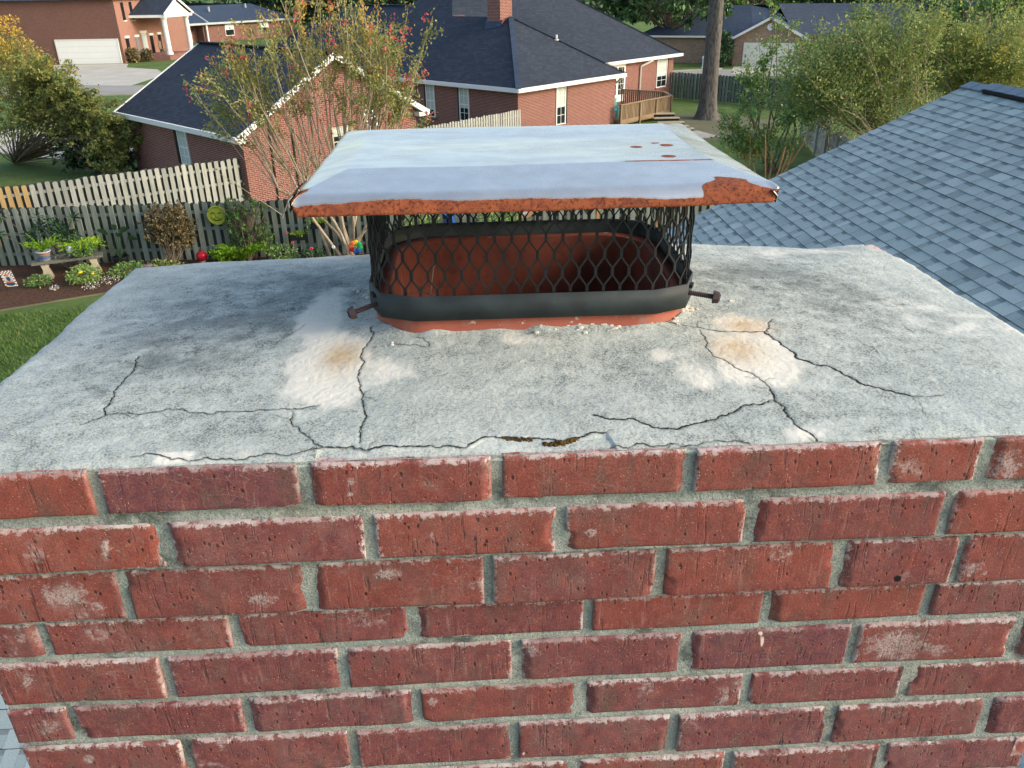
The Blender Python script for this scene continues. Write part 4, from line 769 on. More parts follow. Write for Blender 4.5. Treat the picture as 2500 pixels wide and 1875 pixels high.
# the broken front lip below the long front crack
lip=np.array([onc(*p) for p in [(690,966),(760,962),(800,970),(880,964),(950,966),(1010,964),(1045,944),(1100,944),(1160,947),(1210,954),(1260,944),(1310,934),(1330,960)]])
ly=np.interp(X,lip[:,0],lip[:,1],left=0,right=0);Zc-=.0022*sst(0,.003,ly-Y)*(ly>0);Zc=np.maximum(Zc,6.8625)
def blob(u_,v_,ru,rv_,pw=2):
    c=onc(u_,v_);ax=onc(u_+ru,v_)-c;ay=onc(u_,v_+rv_)-c;return np.exp(-((np.abs(X-c[0])/np.hypot(*ax))**pw+(np.abs(Y-c[1])/np.hypot(*ay))**pw))
nzc=fbm(X*22,Y*22,4,41)*.9
cream=np.maximum.reduce([blob(715,790,95,100,3),.95*blob(690,690,50,90),.7*blob(820,800,80,40),.6*blob(1500,800,60,70),.8*blob(700,720,40,60),.55*blob(840,780,60,20),blob(1625,770,95,62,3),.9*blob(1610,705,62,34),.8*blob(1730,935,50,18),.7*blob(1430,765,40,22),.8*blob(740,552,90,14),.4*blob(1130,735,260,18),.85*blob(375,985,50,13,4),.6*blob(545,970,50,20,4),.5*blob(2100,690,170,90),.45*blob(1700,545,260,20)])
cream=sst(.33,.72,cream+nzc*.8+.25*fbm(X*70,Y*70,3,42))
rust=np.maximum.reduce([blob(740,768,42,30),.9*blob(1590,752,55,28),.9*blob(1612,703,50,17),.6*blob(770,552,40,9)])
rust=np.clip(rust*.95+nzc*.5*rust,0,1)
grime=.50+.5*fbm(X*4,Y*4,3,61);dpx=np.minimum.reduce([sst(0,.09,X-xl[:,None]),sst(0,.16,xr[:,None]-X),sst(0.,.10,yb[None,:]-Y)]);grime=grime*(.35+.65*dpx)
for a in [(520,660,190,70,.4),(620,610,170,40,.4),(330,780,200,70,.25),(1250,760,200,60,.15),(1700,600,130,45,.45),(1850,660,120,50,.3),(1440,640,80,60,.3),(560,920,300,30,.25),(1800,900,200,50,.25),(720,640,60,40,.4),(480,740,160,45,.3),(1330,690,90,40,.35),(1420,800,120,60,.2),(1940,790,160,60,.25),(1150,840,160,60,.12),(250,880,160,60,.15),(1560,600,90,40,.4)]: grime=grime+a[4]*blob(*a[:4])
grime=np.clip(grime*(1-.85*cream),0,1)
# skirt and hole
P=np.stack([X,Y,Zc],-1)
cx=(X[:-1,:-1]+X[1:,1:])/2;cy=(Y[:-1,:-1]+Y[1:,1:])/2
rr=.06;ddx=np.maximum(np.abs(cx-(FX0+FX1)/2)-(FX1-FX0)/2+rr+.004,0);ddy=np.maximum(np.abs(cy-(FY0+FY1)/2)-(FY1-FY0)/2+rr+.004,0)
keep=np.hypot(ddx,ddy)>rr-.0
msk=np.stack([np.clip(cm,0,1),cream,rust],-1)
def pad(A,zdrop=None):
    A=np.concatenate([A[:1],A,A[-1:]],0);A=np.concatenate([A[:,:1],A,A[:,-1:]],1)
    return A
P=pad(P);msk=pad(msk);gp=pad(grime);P[0,:,2]=6.850;P[-1,:,2]=6.85;P[:,0,2]=6.85;P[:,-1,2]=6.85
P[0,:,1]+=.013
kp=np.ones((P.shape[0]-1,P.shape[1]-1),bool);kp[1:-1,1:-1]=keep
crown=grid_mesh('crown',P,kp,'crown',chim,{'mask':msk.reshape(-1,3),'grime':gp.reshape(-1)})
# the open gaps of the cracks: narrow ragged dark slivers in the grooves
for P_,w in CRP:
    m=MB();n_=len(P_);L_=[];R_=[]
    for i,p in enumerate(P_):
        d=P_[min(i+1,n_-1)]-P_[max(i-1,0)];d=d/(np.linalg.norm(d)+1e-9);pn=np.array([-d[1],d[0]])
        k_=w*.43*(.25+1.25*float(vnoise(np.array([i*.31]),np.array([w*7777+n_*1.3]),6)[0]))*min(1,(i+.3)/3,(n_-i-.7)/3)
        z_=surf(p[0],p[1])+.0009;L_.append((*(p+pn*k_*(1+crs.uniform(-.4,.4))),z_));R_.append((*(p-pn*k_*(1+crs.uniform(-.4,.4))),z_))
    for i in range(n_-1): m.poly([R_[i],R_[i+1],L_[i+1],L_[i]])
    m.build('crack','crackdark',chim)
# moss in the front crack
ms=MB();mr=np.random.RandomState(3)
for t in np.linspace(0,1,150):
    uu=1085+165*t
    if 1150<uu<1172: continue
    vv=np.interp(uu,[1085,1120,1160,1185,1215,1250],[943,945,947,955,953,944])+mr.uniform(-1,3)
    c=onc(uu,vv);ms.ball((c[0],c[1],surf(c[0],c[1])-.0004+mr.uniform(-.001,.001)),mr.uniform(.0013,.0026)*(1.2 if 1175<uu<1245 else .7),6)
ms.build('moss','moss',chim,True)
# loose mortar crumbs around the flue foot
mc=MB()
for u_,v_,s_,k in [(1440,675,22,14),(1480,668,26,16),(1450,690,20,8),(900,697,30,8),(1000,703,30,6),(1150,706,60,10),(1300,704,50,10),(1395,693,25,8),(790,640,8,5),(770,628,8,5),(1590,650,20,3),(845,742,4,2),(1240,706,30,6)]:
    for _ in range(k):
        c=onc(u_+mr.uniform(-s_,s_),v_+mr.uniform(-4,5));r_=mr.uniform(.0012,.004);mc.ball((c[0],c[1],crown_h(c[0],c[1])+r_*.1),r_,6,sq=(mr.uniform(.8,1.6),mr.uniform(.7,1.2),mr.uniform(.4,.8)))
mc.build('mortar_crumbs','plasterchip',chim,kind='stuff')
# ---- flue liner
def rrect(x0,x1,y0,y1,r,n=6):
    P=[]
    for cx_,cy_,a0 in ((x1-r,y0+r,-90),(x1-r,y1-r,0),(x0+r,y1-r,90),(x0+r,y0+r,180)):
        for i in range(n+1): a=R(a0+90*i/n);P.append((cx_+r*math.cos(a),cy_+r*math.sin(a)))
    return P
def band_mesh(name,loops,mat,parent,smooth=False):   # loops: list of (outline, z)
    V=[];Q=[];n=len(loops[0][0])
    for ol,z in loops: V+=[(p[0],p[1],z) for p in ol]
    for i in range(len(loops)-1):
        for k in range(n): a=i*n+k;b=i*n+(k+1)%n;Q.append((a,b,b+n,a+n))
    return raw_mesh(name,np.array(V),np.array(Q),mat,parent,None,smooth)
ol=rrect(FX0,FX1,FY0,FY1,.078,10);t=.021;il=rrect(FX0+t,FX1-t,FY0+t,FY1-t,.072,10);ol2=rrect(FX0+.003,FX1-.003,FY0+.003,FY1-.003,.076,10);il2=rrect(FX0+t-.003,FX1-t+.003,FY0+t-.003,FY1-t+.003,.074,10)
band_mesh('flue_liner',[(ol,6.80),(ol,6.930),(ol2,6.933),(il2,6.933)],'terra',chim)
band_mesh('flue_bore',[(il2,6.9328),(il,6.928),(il,5.4)],'soot',chim)
MB().poly([(FX0,FY0,5.42),(FX1,FY0,5.42),(FX1,FY1,5.42),(FX0,FY1,5.42)]).build('flue_bottom','dark',chim)

# ================================================================ CHIMNEY CAP
cap=thing('flue_cap','rusting galvanised chimney cap with a black mesh screen over the flue','chimney cap',(.076,1.11,6.93))
BX0,BX1,BY0,BY1=-.1375,.2835,.944,1.280;BZ0,BZ1=6.922,6.953
def octa(d,n=2): return rrect(BX0-d,BX1+d,BY0-d,BY1+d,.062,n)
band_mesh('base_band',[(octa(.0),BZ0),(octa(.0015),BZ0-.001),(octa(.0015),BZ1),(octa(0),BZ1),(octa(0),BZ0)],'band',cap)
OP=octa(-.0025);OL=np.array(OP+[OP[0]]);SG=np.concatenate([[0],np.cumsum(np.hypot(*np.diff(OL,axis=0).T))]);TL=SG[-1]
def pth(s): s=s%TL;return np.array([np.interp(s,SG,OL[:,0]),np.interp(s,SG,OL[:,1])])
def pnrm(s): d=pth(s+.003)-pth(s-.003);d/=np.linalg.norm(d);return np.array([d[1],-d[0],0])
ncol=round(TL/.0205);pc=TL/ncol;hz=.0228;nh=.0092
mb=MB();s0=.0
ztop=7.082
def sp(s,z): q=pth(s);return np.array([q[0],q[1],z])
def strand(sa,za,sb,zb_,w,th):
    a=sp(sa,za);b=sp(sb,zb_)
    if max(za,zb_)>ztop: return
    nm=pnrm((sa+sb)/2);d=b-a;L=np.linalg.norm(d)
    if L<1e-5: return
    d/=L;x=np.cross(d,nm);mb.box((a+b)/2,(L*1.04,w,th),(d,x,nm))
for r_ in range(7):
    zc=6.955+r_*hz
    for c in range(ncol):
        s=(c+.5*(r_%2))*pc+s0;strand(s,zc-nh/2,s,zc+nh/2,.0037,.0024)
        for sg_ in (-1,1): strand(s,zc+nh/2-.0003,s+sg_*pc/2,zc+hz-nh/2+.0003,.0020,.0018)
mb.build('mesh_screen','screen',cap)
def chamf(sx_,ang,z,off=.0):
    a=R(ang);cx_=(BX1-.062) if sx_>0 else (BX0+.062);return np.array([cx_+sx_*(.0615+off)*math.cos(a),BY0+.062-(.0615+off)*math.sin(a),z]),np.array([sx_*math.cos(a),-math.sin(a),0])
for sx_ in (-1,1):
    p_,n_=chamf(sx_,24,6.944,.0);MB().box(p_,(.004,.012,.0045),(n_,np.cross(Z3,n_),Z3)).build('band_slot','dark',cap)
def bolt(p,q):
    p=np.array(p);q=np.array(q);d=(q-p)/np.linalg.norm(q-p);L=np.linalg.norm(q-p);m=MB()
    pts=[];rd=[];n=int(L/.0012)
    for i in range(n+1): pts.append(p+d*L*i/n);rd.append(.0031+(.0006 if i%2 else -.0004))
    m.tube(pts,rd,10);b=m.build('bolt','bolt',cap,False)
    h=MB();h.tube([q-d*.001,q,q+d*.0065,q+d*.0075],[.0086,.0086,.0072,.0055],6);x=np.cross(d,Z3);x/=np.linalg.norm(x);h.build('bolt_head','bolt',b)
    MB().box(q+d*.0078,(.0012,.0018,.009),(d,x,np.cross(x,d))).build('head_slot','dark',b)
p_,_=chamf(-1,30,6.934,-.004);bolt(p_,p_+np.array([-.030,-.011,-.0075]));p_,_=chamf(1,30,6.936,-.004);bolt(p_,p_+np.array([.033,-.009,-.004]))
# hood: one bent sheet
TX0,TX1,TY0,TY1,ZT=-.150,.292,.992,1.272,7.101
def hood_axis(lo,hi,a0,a1,n):
    ins=np.linspace(0,1,n);return ins
sx=np.concatenate([np.linspace(-.066,0,30),np.linspace(.003,TX1-TX0-.003,150),np.linspace(TX1-TX0,TX1-TX0+.068,30)])
sy=np.concatenate([np.linspace(-.118,0,48),np.linspace(.003,TY1-TY0-.003,80),np.linspace(TY1-TY0,TY1-TY0+.085,30)])
def prof(e,E,a,k,tot):     # e: sheet distance beyond the bend -> (horizontal run, drop): a flat flap that rolls over at its lip
    q=np.clip(e-k,0,1);b=(tot-a*E)/(E-k)**2;d=a*e+b*q*q;h=e*.985-.30*q*q/(E-k);return h,d
def side(q,n,neg,pos):
    en=np.maximum(-q,0);ep=np.maximum(q-n,0);hn,dn_=prof(en,*neg);hp,dp=prof(ep,*pos)
    return np.where(q<0,-hn,np.where(q>n,n+hp,q)),np.where(q<0,dn_,dp)
NX,dx_=side(sx,TX1-TX0,(.066,.22,.04,.031),(.068,.22,.04,.031))
NY,dy_=side(sy,TY1-TY0,(.118,.125,.080,.0300),(.085,.17,.05,.031))
QX,QY=np.meshgrid(sx,sy);HXx,HYy=np.meshgrid(NX,NY);DX,DY=np.meshgrid(dx_,dy_)
ex_=np.maximum(np.maximum(-QX,QX-(TX1-TX0)),0)/np.where(QX<0,.052,.052);ey_=np.maximum(np.maximum(-QY,QY-(TY1-TY0)),0)/np.where(QY<0,.1,.066)
Zh=ZT-np.maximum(DX,DY)+.003*np.exp(-((ex_-ey_)/.16)**2)*sst(.75,1.1,np.minimum(ex_,ey_))*(QY<0)
Xh=TX0+HXx;Yh=TY0+HYy
Zh+=.0030*fbm(Xh*6,Yh*6,3,51)+.0030*fbm(Xh*9,Yh*0+2,2,52)*sst(.95,.89,Yh)+.0012*np.sin((Xh-.1)*9)*sst(.99,.90,Yh)-.003*np.exp(-((Xh-.1)/.2)**2)*sst(1.02,1.2,Yh)*sst(1.27,1.15,Yh)+.004*(Xh-.1)*0
tipk=np.clip((ex_-1.02)/.15,0,1)*np.clip((ey_-1.02)/.15,0,1)
cellx=np.minimum(ex_[:-1,:-1],ex_[1:,1:]);celly=np.minimum(ey_[:-1,:-1],ey_[1:,1:])
keep=~((cellx+celly>2.0)&(cellx>.80)&(celly>.80))
# rust map
fe=np.maximum(-QY,0)-.118      # 0 at the front edge, negative inwards
hgt=np.interp(Xh+.016*fbm(Yh*34+3,Xh*34,3,71)+.006*np.sin(Yh*210),[-.2,-.185,-.15,-.10,-.07,-.02,.05,.15,.22,.254,.264,.272,.283,.308,.338],[.012,.014,.016,.020,.021,.016,.017,.013,.009,.010,.030,.050,.055,.040,.012])
rst=sst(.012,-.012,-fe-hgt)*(QY<0)
rst=np.where((QY<0),np.maximum(rst,0),0)
bk=np.where(QY>TY1-TY0,sst(.03,.06,QY-(TY1-TY0)),0);sd_=np.where(QX<0,sst(.045,.062,-QX),np.where(QX>TX1-TX0,sst(.045,.062,QX-(TX1-TX0)),0))
hipl=np.exp(-((ex_-ey_)/.10)**2)*(QY<0)*(QX<0)*sst(.45,.75,ex_)
rst=np.maximum.reduce([rst,.9*bk,.85*sd_,.62*hipl])
def spot(u_,v_,ru,rv_):
    c=zp(u_,v_,ZT);a=zp(u_+ru,v_,ZT)[0]-c[0];b=abs(zp(u_,v_+rv_,ZT)[1]-c[1]);return np.exp(-(((Xh-c[0])/a)**2+((Yh-c[1])/b)**2))
for a in ((1375,315,16,3.2),(1440,311,18,3.6),(1415,306,12,2.),(1445,337,19,4)): rst=np.maximum(rst,.95*sst(.25,.6,spot(*a))*.75)
rst=np.maximum(rst,.8*np.exp(-((Yh-TY0-.002)/.004)**2)*sst(.13,.2,Xh)*(QX<=TX1-TX0+.004)*sst(.9,.3,np.abs(Xh-.24)/.12))
Ph=np.stack([Xh,Yh,Zh],-1)
hood=grid_mesh('hood',Ph,keep,'hood',cap,{'rust':np.clip(rst,0,1).reshape(-1)})
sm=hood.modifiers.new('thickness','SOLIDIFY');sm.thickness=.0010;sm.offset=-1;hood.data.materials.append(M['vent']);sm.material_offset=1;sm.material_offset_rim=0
# the folded sheet curls into an open cone at each front corner
for T_,S_,sx_ in (((632,423),(625,448),-1),((1671,413),(1677,437),1)):
    t_=yp(*T_,.889);s_=yp(*S_,.893);t2=t_+np.array([-sx_*.006,.055,.004]);s2=s_+np.array([sx_*.001,.050,.003]);mid=(t_+s_)/2+np.array([sx_*.0025,-.001,.001]);m2=(t2+s2)/2+np.array([sx_*.0025,0,.001])
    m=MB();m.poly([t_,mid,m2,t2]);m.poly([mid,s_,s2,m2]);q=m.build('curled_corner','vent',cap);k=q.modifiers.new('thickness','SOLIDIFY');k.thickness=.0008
    m=MB();m.tube([t_,mid,s_],.0007,5);m.build('corner_edge','aluminium',q)
# underside catches no paint: brackets joining hood and screen
for x in (BX0+.02,BX1-.02): MB().beam((x,BY0+.02,7.083),(x,BY1-.02,7.083),.02,.002).build('bracket','band',cap)
# a few twigs caught in the flue
tw=MB();tw.tube([(-.060,.985,6.934),(-.055,1.0,6.965),(-.052,1.01,6.98)],.0008,4);tw.tube([(-.10,.985,6.936),(-.075,.99,6.946),(-.05,.975,6.940)],.0009,4);tag(tw.build('twig','twig'),'thin dry twigs lying on the flue rim inside the mesh','twig')
# ================================================================ VEGETATION
M['lf_green']=mat_leaf('green_leaves',['#48683c','#62884c','#80a45a','#a0b266','#bcb868'])
M['lf_myrtle']=mat_leaf('crape_myrtle_leaves',['#587448','#7a8e50','#98995a','#b0a058','#cfa24e','#e4ba52'])
M['lf_olive']=mat_leaf('olive_leaves',['#54704a','#728a54','#8c9e5c','#a2a862','#b6b05c','#d0c056'])
M['lf_weep']=mat_leaf('weeping_leaves',['#6f8050','#8b9858','#a5a55c','#bba858','#d2aa4c','#e6c04c'],.4)
M['lf_dark']=mat_leaf('dark_leaves',['#22362a','#304c32','#42623c','#587848','#76945c'],.2)
M['lf_brown']=mat_leaf('brown_leaves',['#464230','#61583c','#7c6e4c','#98885e','#b4a478'],.2)
M['lf_lime']=mat_leaf('lime_fronds',['#4f7a20','#6f9a28','#8fb832','#b4d23c','#c8e04c'])
M['lf_pink']=mat_leaf('crape_myrtle_blossom',['#b84a50','#d0605c','#dc7a6a','#c8506c'])
M['lf_white']=mat_leaf('pale_blossom',['#c9cbb8','#dcdccf','#ece9dc','#f0f0e8'])
M['lf_yel']=mat_leaf('golden_leaves',['#a88a20','#c8a424','#e0bc2c','#d88a2c'])
def curve(a,b,bend,n,rs):
    a=np.array(a,float);b=np.array(b,float);L=np.linalg.norm(b-a);o=rs.normal(size=3)*bend*L;o[2]=abs(o[2])*.5
    t=np.linspace(0,1,n)[:,None];return list(a*(1-t)+b*t+o*np.sin(math.pi*t)*(1-.3*t)+rs.normal(size=(n,3))*bend*.06*L*np.minimum(t,1-t)*4*.5)
def tree(name,label,base,clumps,leaf,size,per,seed,trunk_r=.1,bark='twig',group=None,cat='tree',fork=.3,tint=(.15,.75),stems=1,shape=(1,1,1),top_t=.0,extra=None,sprig=0,bend=.08,dens=1.,hollow=.45):
    """clumps: (x,y,z,r) leafy masses; limbs are led to each of them"""
    rs=np.random.RandomState(seed);root=thing(name,label,cat,base,group);b=np.array(base,float);mb=MB()
    cz=[c[2] for c in clumps];zmax=max(cz);zmin=min(cz)
    st=[]
    for k in range(stems):
        o=rs.normal(size=3)*.12*(stems>1);o[2]=0;st.append(b+o)
    if stems==1:
        cen=np.mean([c[:3] for c in clumps],0);f=b+np.array([(cen[0]-b[0])*.35,(cen[1]-b[1])*.35,(zmin-b[2])*fork+(zmax-b[2])*.12]);tr=curve(b,f,bend*.5,7,rs)
        mb.tube(tr,list(np.linspace(trunk_r*1.25,trunk_r*.8,7)),9,cap=False)
    PT=[];TT=[];DR=[]
    for ci,c in enumerate(clumps):
        cc=np.array(c[:3],float);r=c[3];src=st[ci%stems] if stems>1 else f;dist=np.linalg.norm(cc-src)
        p=curve(src,cc,bend,8,rs);r0=trunk_r*(.5 if stems==1 else .42)*min(1,.5+r*.5);mb.tube(p,list(np.linspace(r0,max(.008,r0*.25),8)),6,cap=False)
        nt=max(3,int(5+r*4));mid=np.array(p[5])
        for k in range(nt):
            d=rs.normal(size=3);d[2]=abs(d[2])*.8+.1;d/=np.linalg.norm(d);e=cc+d*r*np.array(shape)*rs.uniform(.5,1.0);q=curve(p[rs.randint(4,8)],e,.08,5,rs);mb.tube(q,list(np.linspace(max(.007,r0*.3),.004,5)),4,cap=False)
            if sprig:
                m=int(sprig*dens);t=rs.uniform(.35,1.05,m)[:,None];PT.append(np.array(q[0])*(1-t)+e*t+rs.normal(size=(m,3))*size*1.1);TT.append(np.full(m,rs.uniform(-.12,.12))+tint[0]+(tint[1]-tint[0])*rs.rand(m));DR.append(np.tile(d,(m,1)))
        n=int(per*r*r*dens)
        if n:
            # leaf twigs: small clusters through the volume, more of them towards the outside
            k=max(4,n//14);d=rs.normal(size=(k,3));d/=np.linalg.norm(d,axis=1)[:,None];rad=r*(hollow+(1-hollow)*rs.rand(k)**.6)*rs.uniform(.82,1.15,k);cp=cc+d*rad[:,None]*np.array(shape)
            ct=rs.uniform(-.16,.16,k)
            w=rs.randint(0,k,n);pos=cp[w]+rs.normal(size=(n,3))*np.array([1,1,.7])*r*.105
            PT.append(pos);TT.append(np.clip(tint[0]+(tint[1]-tint[0])*rs.rand(n)**1.2+ct[w]+top_t*np.clip((pos[:,2]-zmin)/(zmax-zmin+.1),0,1.1)**4,0,1));DR.append(d[w])
    mb.build('trunk',bark,root,True)
    P=np.concatenate(PT);T=np.concatenate(TT);D=np.concatenate(DR);ok=P[:,2]>.05;P,T,D=P[ok],T[ok],D[ok]
    leaves('crown',P,size,leaf,root,rs,T,dirs=D*.8)
    return root,P,rs
def blossoms(root,pts,leaf,size,n,rs,spread,name='blossom'):
    P=[];
    for p in pts: P.append(np.array(p)+rs.normal(size=(n,3))*spread*np.array([1,1,1.5]))
    P=np.concatenate(P);leaves(name,P,size,leaf,root,rs,rs.rand(len(P)))
# --- crape myrtle in front of us (many thin stems, airy, coral flower heads)
rs=np.random.RandomState(21);cl=[]
bx,by=-3.75,23.1
root=thing('crape_myrtle','tall airy crape myrtle with coral flower heads behind the chimney cap','tree',(bx,by,0));mb=MB();PT=[];TT=[];tips=[];DR=[]
targets=[]
for i in range(58):
    px=rs.uniform(430,925);hi=rs.rand()
    vtop=np.interp(px,[430,520,600,700,800,880,925],[150,60,-40,-60,-10,50,110])+hi**1.6*190
    targets.append(yp(px,vtop,by+rs.uniform(-1.4,1.4)))
for tx in [(432,172),(415,200),(925,255),(905,135),(935,35),(880,225),(470,230),(850,60),(690,-30),(620,-60),(740,-40),(560,20)]: targets.append(yp(*tx,by+rs.uniform(-.8,.5)))
main=[]
for k in range(9):
    a=rs.uniform(0,6.28);q=np.array([bx+(k-4)*.42+rs.normal()*.1,by+rs.normal()*.5,2.3+rs.uniform(-.3,.5)]);p=curve((bx+math.cos(a)*.18,by+math.sin(a)*.15,0),q,.05,7,rs);mb.tube(p,list(np.linspace(.05,.032,7)),7,cap=False);main.append(q)
p=curve((-4.25,23.3,0),(-4.6,23.2,2.3),.04,6,rs);mb.tube(p,list(np.linspace(.05,.035,6)),7,cap=False);main.append(p[-1])
for e in targets:
    j=int(np.argmin([np.hypot(q[0]-(bx+(e[0]-bx)*.5),.6*(q[1]-e[1]))+rs.uniform(0,.5) for q in main]));p=curve(main[j],e,.05,8,rs);mb.tube(p,list(np.linspace(.026,.006,8)),5,cap=False)
    tips.append(e)
    for b_ in range(rs.randint(3,6)):
        t=rs.uniform(.42,.95);i=int(t*7);s0=np.array(p[i]);d=(e-s0);d=d/np.linalg.norm(d)+rs.normal(size=3)*.55;d/=np.linalg.norm(d);L=rs.uniform(.4,1.1);q=curve(s0,s0+d*L,.06,5,rs);mb.tube(q,list(np.linspace(.009,.004,5)),4,cap=False);tips.append(s0+d*L)
        m=rs.randint(26,58);tt=rs.uniform(.25,1.05,m)[:,None];PT.append(s0+d*L*tt+rs.normal(size=(m,3))*.075);DR.append(np.tile(d,(m,1)));TT.append(np.clip(rs.uniform(-.1,.1)+rs.rand(m)*.42+.06*(s0[2]-2)/1.,0,1))
    m=rs.randint(50,105);tt=rs.uniform(.5,1.03,m)[:,None];dd=(e-np.array(p[3]));PT.append(np.array(p[3])+dd*tt+rs.normal(size=(m,3))*.07);DR.append(np.tile(dd/np.linalg.norm(dd),(m,1)))
    hl=sst(5.2,6.8,e[2])*(rs.rand()<.45);TT.append(np.clip(rs.rand(m)*.45+.08+hl*.55*tt[:,0],0,1))  # high tips turn orange: low sunlight put into the leaf colour
for k in range(1500):
    pass
# low twiggy growth in front of the gable
for k in range(26):
    q=main[rs.randint(len(main))];e=np.array(q)+np.array([rs.normal()*1.0,rs.normal()*.5,rs.uniform(.5,2.0)]);p=curve(np.array(q)-np.array([0,0,rs.uniform(0,.9)]),e,.06,6,rs);mb.tube(p,list(np.linspace(.012,.004,6)),4,cap=False)
    m=rs.randint(3,16);tt=rs.uniform(.4,1,m)[:,None];PT.append(np.array(p[0])*(1-tt)+e*tt+rs.normal(size=(m,3))*.10);DR.append(rs.normal(size=(m,3)));TT.append(rs.rand(m)*.5)
mb.build('trunk','smooth_bark',root,True);P=np.concatenate(PT);leaves('crown',P,.042,'lf_myrtle',root,rs,np.concatenate(TT),dirs=np.concatenate(DR)*.8)
fl=[tips[i] for i in rs.choice(len(tips),34,False)]+[yp(*p,by-.4) for p in [(405,195),(432,172),(655,5),(640,30),(800,60),(845,50),(868,92),(880,60),(920,42),(845,150),(700,262),(870,265),(925,252),(760,140),(700,60),(745,50)]]
blossoms(root,fl,'lf_pink',.045,15,rs,.065)
# --- left tree, yellowing, top sunlit gold, drooping over the fence
E=lambda pts:[tuple(yp(u,v,y))+(r,) for u,v,y,r in pts]
cl=E([(10,85,38,1.0),(40,120,37,.9),(15,150,37.5,1.2),(80,165,36.5,1.1),(40,215,36.5,1.25),(110,190,36.5,1.0),(150,215,36.2,1.0),(95,250,36,1.1),(185,250,36,.9),(150,285,35.8,.85),(210,290,35.6,.75),(235,325,35.0,.6),(255,350,34.9,.5),(215,340,35.0,.55),(272,380,34.8,.32),(240,372,34.8,.32),(190,310,35,.6),(225,300,35,.6),(170,270,35.5,.7),(25,270,36,.8),(60,205,36,1.0),(130,160,36.5,.7),(-60,150,37,1.5),(-90,230,37,1.5),(-40,80,38,1.2)])
rq=np.random.RandomState(44)
for k in range(170):
    t_=rq.rand();s0=np.array([40+200*t_+rq.normal()*14,120+150*t_+rq.normal()*18]);dl=rq.uniform(20,85);a_=rq.uniform(.45,1.15);e_=s0+dl*np.array([math.cos(a_),math.sin(a_)]);e_[1]=min(e_[1],388)
    cl+=E([(e_[0],e_[1],35.6+rq.uniform(-.9,.5),.21)])
t,P,rs=tree('ornamental_tree','yellowing arching tree, its top sunlit gold, spilling over the fence at the left edge',(-21.0,39.2,0),cl,'lf_weep',.06,760,31,.06,'twig',stems=3,tint=(.0,.45),top_t=.5,sprig=30)  # top_t gilds the upper leaves: sunlight put into their colour
# --- dark clipped shrub by the garage
g=[];rs=np.random.RandomState(6)
for k in range(46): g.append((-15.9+rs.uniform(-1.45,1.6),36.4+rs.uniform(-.8,.8),rs.uniform(.3,1.75),.5))
tree('evergreen_shrub','dense dark evergreen shrub at the far corner of the garage',(-15.9,36.2,0),g,'lf_dark',.07,700,7,.1,'twig',cat='shrub',stems=3,tint=(.0,.6),hollow=.6)
# --- right hand crape myrtles over the roof edge
def fan(name,label,base,targets,seed,leaf,tint,size,group=None,per=40,bark='smooth_bark',r0=.05,yellow=.3):
    rs=np.random.RandomState(seed);root=thing(name,label,'tree',base,group);mb=MB();PT=[];TT=[];DR=[];b=np.array(base,float)
    main=[]
    for k in range(9):
        a=6.28*k/9;d=np.array([math.cos(a)*1.0,math.sin(a)*.8,1.5+rs.uniform(0,.8)]);q=b+d*rs.uniform(.8,1.3);p=curve(b+np.array([math.cos(a),math.sin(a),0])*.2,q,.06,6,rs);mb.tube(p,list(np.linspace(r0,r0*.6,6)),6,cap=False);main.append(q)
    for e,r in targets:
        e=np.array(e);j=int(np.argmin([np.linalg.norm(q-(b+(e-b)*.4))+rs.uniform(0,.5) for q in main]));p=curve(main[j],e,.07,8,rs);mb.tube(p,list(np.linspace(r0*.5,.008,8)),5,cap=False)
        for k in range(rs.randint(6,10)):
            i=rs.randint(2,8);s0=np.array(p[i]);d=(e-b);d/=np.linalg.norm(d);d=d*.7+rs.normal(size=3)*.6;d[2]+=.15;d/=np.linalg.norm(d);L=rs.uniform(.5,1.2)*r*1.1;q=curve(s0,s0+d*L,.06,5,rs);mb.tube(q,list(np.linspace(.012,.005,5)),4,cap=False)
            m=int(per*rs.uniform(.6,1.3)*(.35 if i<4 else 1));tt=rs.uniform(.15,1.05,m)[:,None];PT.append(s0+d*L*tt+rs.normal(size=(m,3))*.13*r);DR.append(np.tile(d,(m,1)));TT.append(np.clip(rs.uniform(-.12,.12)+tint[0]+(tint[1]-tint[0])*rs.rand(m)+yellow*sst(.55,1.1,tt[:,0])*(rs.rand()<.3),0,1))
        m=int(per*1.6*r);PT.append(e+rs.normal(size=(m,3))*r*.42);DR.append(rs.normal(size=(m,3)));TT.append(np.clip(tint[0]+(tint[1]-tint[0])*rs.rand(m)+rs.uniform(-.1,.12),0,1))
    mb.build('trunk',bark,root,True);P=np.concatenate(PT);ok=P[:,2]>.1;leaves('crown',P[ok],size,leaf,root,rs,np.concatenate(TT)[ok],dirs=np.concatenate(DR)[ok]*.8);return root
rs=np.random.RandomState(9)
def cloud(poly_u,vtop,vbot,y,n,r):
    out=[]
    for _ in range(n):
        u_=rs.uniform(*poly_u);vt=np.interp(u_,*vtop);vb=np.interp(u_,*vbot);out.append((yp(u_,rs.uniform(vt,vb),y+rs.uniform(-1.5,1.5)),r*rs.uniform(.75,1.2)))
    return out
fan('crape_myrtle','broad olive green crape myrtle with bare pale stems above the roof slope',(15.6,28.6,0),cloud((1720,2010),([1720,1800,1880,1960,2010],[150,95,48,40,52]),([1720,1800,1880,1960,2010],[235,205,180,165,165]),28.5,46,.95),41,'lf_olive',(.08,.66),.05,'crape myrtles beyond the slate blue roof',120)
